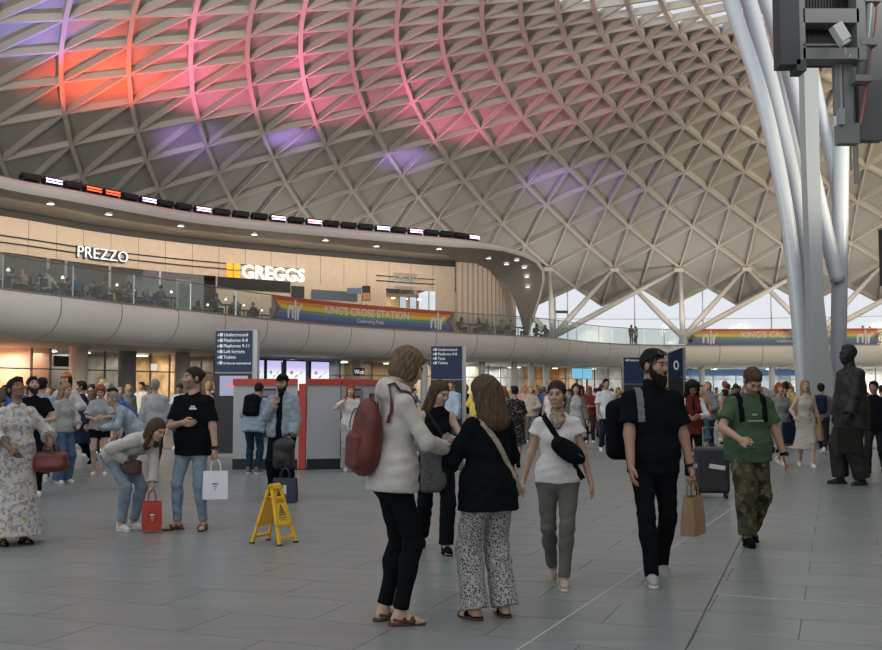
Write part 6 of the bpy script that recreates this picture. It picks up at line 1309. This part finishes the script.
def tpl(kind, sex, pose, hair, top, bottom, skin, bname, bw=1., tname='top'):
    J = person('template', (0, -60, 0), 0, 1.72 if sex == 'm' else 1.64, sex, pose, bw, skin, (hair, H_BLACK), wear=([(bname, C_BLACK, bottom)] if bottom else []) + [(tname, C_BLACK, top)], lod=2, shoes=('sneaker', C_WHITE, C_WHITE) if len(TPL) % 2 else ('boot', C_BLACK, C_BLACK))
    TPL.append(dict(o=J['t'], kind=kind, b=bname if bottom else None, tn=tname, hair=hair, used=False))
tpl('man walking', 'm', WALK_L, 'short', tee(), trousers(), 'light', 'trousers'); tpl('man walking', 'm', WALK_R, 'crop', shirt(1.95, .026, .12, .02), trousers(), 'tan', 'trousers', 1.06, 'jacket')
tpl('woman walking', 'f', WALK_R, 'long', tee(.7), skinny(), 'fair', 'jeans'); tpl('woman walking', 'f', WALK_L, 'wavy', shirt(), wide(), 'light', 'trousers')
tpl('woman standing', 'f', dict(PHONE), 'long', shirt(), trousers(), 'fair', 'trousers'); tpl('man standing', 'm', dict(PHONE), 'short', tee(.8), trousers(), 'brown', 'trousers')
tpl('woman in a dress', 'f', WALK_L, 'pony', dress(.5, .22, .6), None, 'light', None, 1., 'dress'); tpl('man looking up', 'm', dict(head=(10, -20, 0), hl=(.1, -.24, 1.05), el=(.9, .6, 0)), 'short', hoodie(), trousers(), 'light', 'trousers', 1.05, 'hoodie')
tpl('woman looking aside', 'f', dict(head=(50, 0, 0)), 'bob', vest(), shorts(), 'tan', 'shorts'); tpl('man in shorts', 'm', dict(head=(-40, 0, 0)), 'crop', tee(.8), trousers(1.05, .02, .02, .02), 'tan', 'shorts')
SIT = dict(pel=(0, .02, .50), fl=(.11, -.42, 0, 5, 0), fr=(-.11, -.40, 0, -5, 0), hl=(.16, -.32, .76), hr=(-.16, -.32, .76), el=(.7, .4, -.6), er=(-.7, .4, -.6), lean=8)
NS = len(TPL)
tpl('diner', 'm', SIT, 'short', shirt(), trousers(), 'light', 'trousers'); tpl('diner', 'f', dict(SIT, head=(30, 5, 0)), 'wavy', tee(.9), trousers(), 'fair', 'trousers')
seen = {}
def place(T, loc, rz, top, bot, hr, where, cat='person', group='people in the far crowd', sc=1.):
    o = T['o'] if not T['used'] else copy_tree(T['o']); T['used'] = True
    o.location = tuple(loc); o.rotation_euler = (0, 0, rz); o.scale = (sc,) * 3
    for ch in o.children:
        n = ch.name.split('.')[0]; m = {T['tn']: top[1], T['b']: bot[1], 'hair': hr[1]}.get(n)
        if m is not None: ch.material_slots[0].link = 'OBJECT'; ch.material_slots[0].material = m
    what = T['kind'] + (' in %s %s' % (top[0], T['tn'])) + (' and %s %s' % (bot[0], T['b']) if T['b'] else '') + ', '
    w2 = what + hr[0] + ' hair, ' + where; what = w2 if len(w2.split()) <= 16 else what + where
    o['label'] = what; o['group'] = group; o['category'] = 'person'
    return o
taken = [(0, 0)]
for o in list(SC.objects):
    if o.parent is None and o.get('category') in ('person', 'sign', 'column', 'statue', 'ticket machine', 'suitcase', 'bollard'): taken.append((o.location.x, o.location.y))
def crowd(n, x0, x1, y0, y1, where, back=.3):
    k = 0; tries = 0
    while k < n and tries < n * 40:
        tries += 1; px = random.uniform(x0, x1); y = y0 + (y1 - y0) * random.random() ** 1.3; p = gp(px, y)
        if any((p[0] - a) ** 2 + (p[1] - b) ** 2 < .62 for a, b in taken): continue
        taken.append((p[0], p[1])); T = TPL[random.randrange(NS)]
        away = random.random() < back
        place(T, p, R(random.uniform(-50, 50) + (180 if away else 0)), random.choice(CT), random.choice(CB), random.choice(CH[:5] if 'man w' in T['kind'] else CH), where, sc=random.uniform(.94, 1.05)); k += 1
crowd(10, 0, 60, 20.5, 32, 'by the peach shop'); crowd(9, 84, 130, 21.5, 33, 'by the grey glass'); crowd(9, 130, 214, 22.5, 36, 'by the warm shop')
crowd(5, 380, 428, 25, 40, 'near the blue totem'); crowd(16, 428, 520, 24.5, 44, 'before the white columns'); crowd(16, 520, 585, 26, 50, 'by the cyan monitors'); crowd(12, 582, 622, 28, 50, 'beyond the monitors')
crowd(12, 660, 705, 22, 46, 'by the slanted totem'); crowd(30, 700, 800, 24, 52, 'below the far banner', .35); crowd(13, 835, 895, 22, 34, 'near the statue', .4)
crowd(14, 470, 620, 44, 58, 'far back before the lit shops'); crowd(16, 690, 800, 48, 66, 'far back below the blue header', .4)
# ------------------------------------------------------------------ upper floor: diners, chairs, tables
chair = thing('dining_chair', 'dark chair at an upper floor table', 'chair', (0, -60, 0), 0, 'chairs on the upper floor')
one('seat', M_dark, chair, lambda b: b.box((0, 0, .43), (.42, .42, .04)), bevel=.01); one('backrest', M_dark, chair, lambda b: b.box((0, .20, .70), (.40, .03, .36), rot=Matrix.Rotation(R(-8), 3, 'X')), bevel=.01)
for x in (-.18, .18):
    for y in (-.18, .19): one('leg', M_dark, chair, lambda b: b.bar((x, y, 0), (x * .95, y * .95, .42), .03, .03, (1, 0, 0)))
table = thing('cafe_table', 'small dark cafe table on the upper floor', 'table', (0, -60, 0), 0, 'cafe tables on the upper floor')
one('table_top', mat('table_wood', (.11, .08, .06), .4), table, lambda b: b.box((0, 0, .74), (.75, .75, .035)), bevel=.006); one('stem', M_dark, table, lambda b: b.tube([(0, 0, .02), (0, 0, .73)], .035, 8)); one('base', M_dark, table, lambda b: b.lathe([(0, 0), (.24, 0), (.24, .02), (.05, .05)], n=16))
tl = thing('table_lamp', 'small glowing lamp on a cafe table behind the glass', 'lamp', (0, -60, 0), 0, 'lamps on the cafe tables')
one('lamp_stem', M_steel, tl, lambda b: b.lathe([(0, 0), (.05, 0), (.05, .01), (.012, .02), (.012, .26)], n=10)); one('lamp_shade', mat('lamp_glow', (1, .93, .8), emit=2.2, ecol=(1, .9, .75)), tl, lambda b: b.lathe([(.03, .34), (.07, .24), (.07, .23)], n=12))
first = dict(c=True, t=True, l=True)
def put(o, key, loc, rz):
    c = o if first[key] else copy_tree(o); first[key] = False; c.location = tuple(loc); c.rotation_euler = (0, 0, rz); return c
def table_group(px, d, lamp, where, n=2):
    s_ = DK.at(px, d, ZD + .8); p = DK.p(s_, d, ZD); n_ = DK.n(s_); rz = math.atan2(n_[1], n_[0]) - PI / 2; put(table, 't', p, rz)
    if lamp: put(tl, 'l', p + np.array([0, 0, .76]), rz)
    for k in range(n):
        sd = -1 if k == 0 else 1; q = p + np.array([n_[1], -n_[0], 0]) * .84 * sd; a = rz + (PI / 2 * -sd) + (random.uniform(-.2, .2)) + PI * 0
        a = rz + (R(90) if sd < 0 else R(-90)); put(chair, 'c', q, a)
        T = TPL[NS + random.randrange(2)]; place(T, q + np.array([0, 0, 0.]), a, random.choice(CT), random.choice(CB), random.choice(CH), where, group='diners on the upper floor', sc=1.)
for i, px in enumerate(np.linspace(8, 262, 15)):
    if abs(px - 190) > 8: table_group(px, 1.5 + (i % 3) * 1.5, True, 'behind the glass of the upper restaurant')
for i, px in enumerate((470, 494, 518, 541)): table_group(px, 1.2 + (i % 2) * .8, False, 'at the balustrade by the canopy foot')
def upper(px, d, where, ti, rz):
    s_ = DK.at(px, d, ZD + 1); place(TPL[ti], DK.p(s_, d, ZD), rz, CT[px % len(CT)], CB[px % len(CB)], CH[px % len(CH)], where, group='people standing on the upper floor')
upper(631, .8, 'at the far balustrade', 5, R(20)); upper(636, 1.0, 'beside the far balustrade', 4, R(-150)); upper(863, .9, 'above the far banner', 0, R(200)); upper(870, 1.1, 'over the far banner', 2, R(170)); upper(366, 1.6, 'by the finger sign above the banner', 2, R(30)); upper(482, 3.4, 'behind the diners', 0, R(100)); upper(128, 4.5, 'below the thin outlined letters', 1, R(60)); upper(420, 2.2, 'by the lit menu screens', 4, R(10))
pos_ = thing('poster_stand', 'white framed poster standing behind the upper glass', 'poster', DK.p(DK.at(184, 1.0, ZD + 1), 1.0, ZD), math.atan2(*DK.n(DK.at(184, 1.0, ZD + 1))[::-1]) - PI / 2)
one('frame', M_white, pos_, lambda b: b.box((0, .02, .85), (1.05, .05, 1.5))); one('poster_print', mat('poster_mosaic', (.34, .36, .36), .6, noise=.6, nscale=9), pos_, lambda b: b.box((0, -.01, .85), (.78, .012, 1.2)))
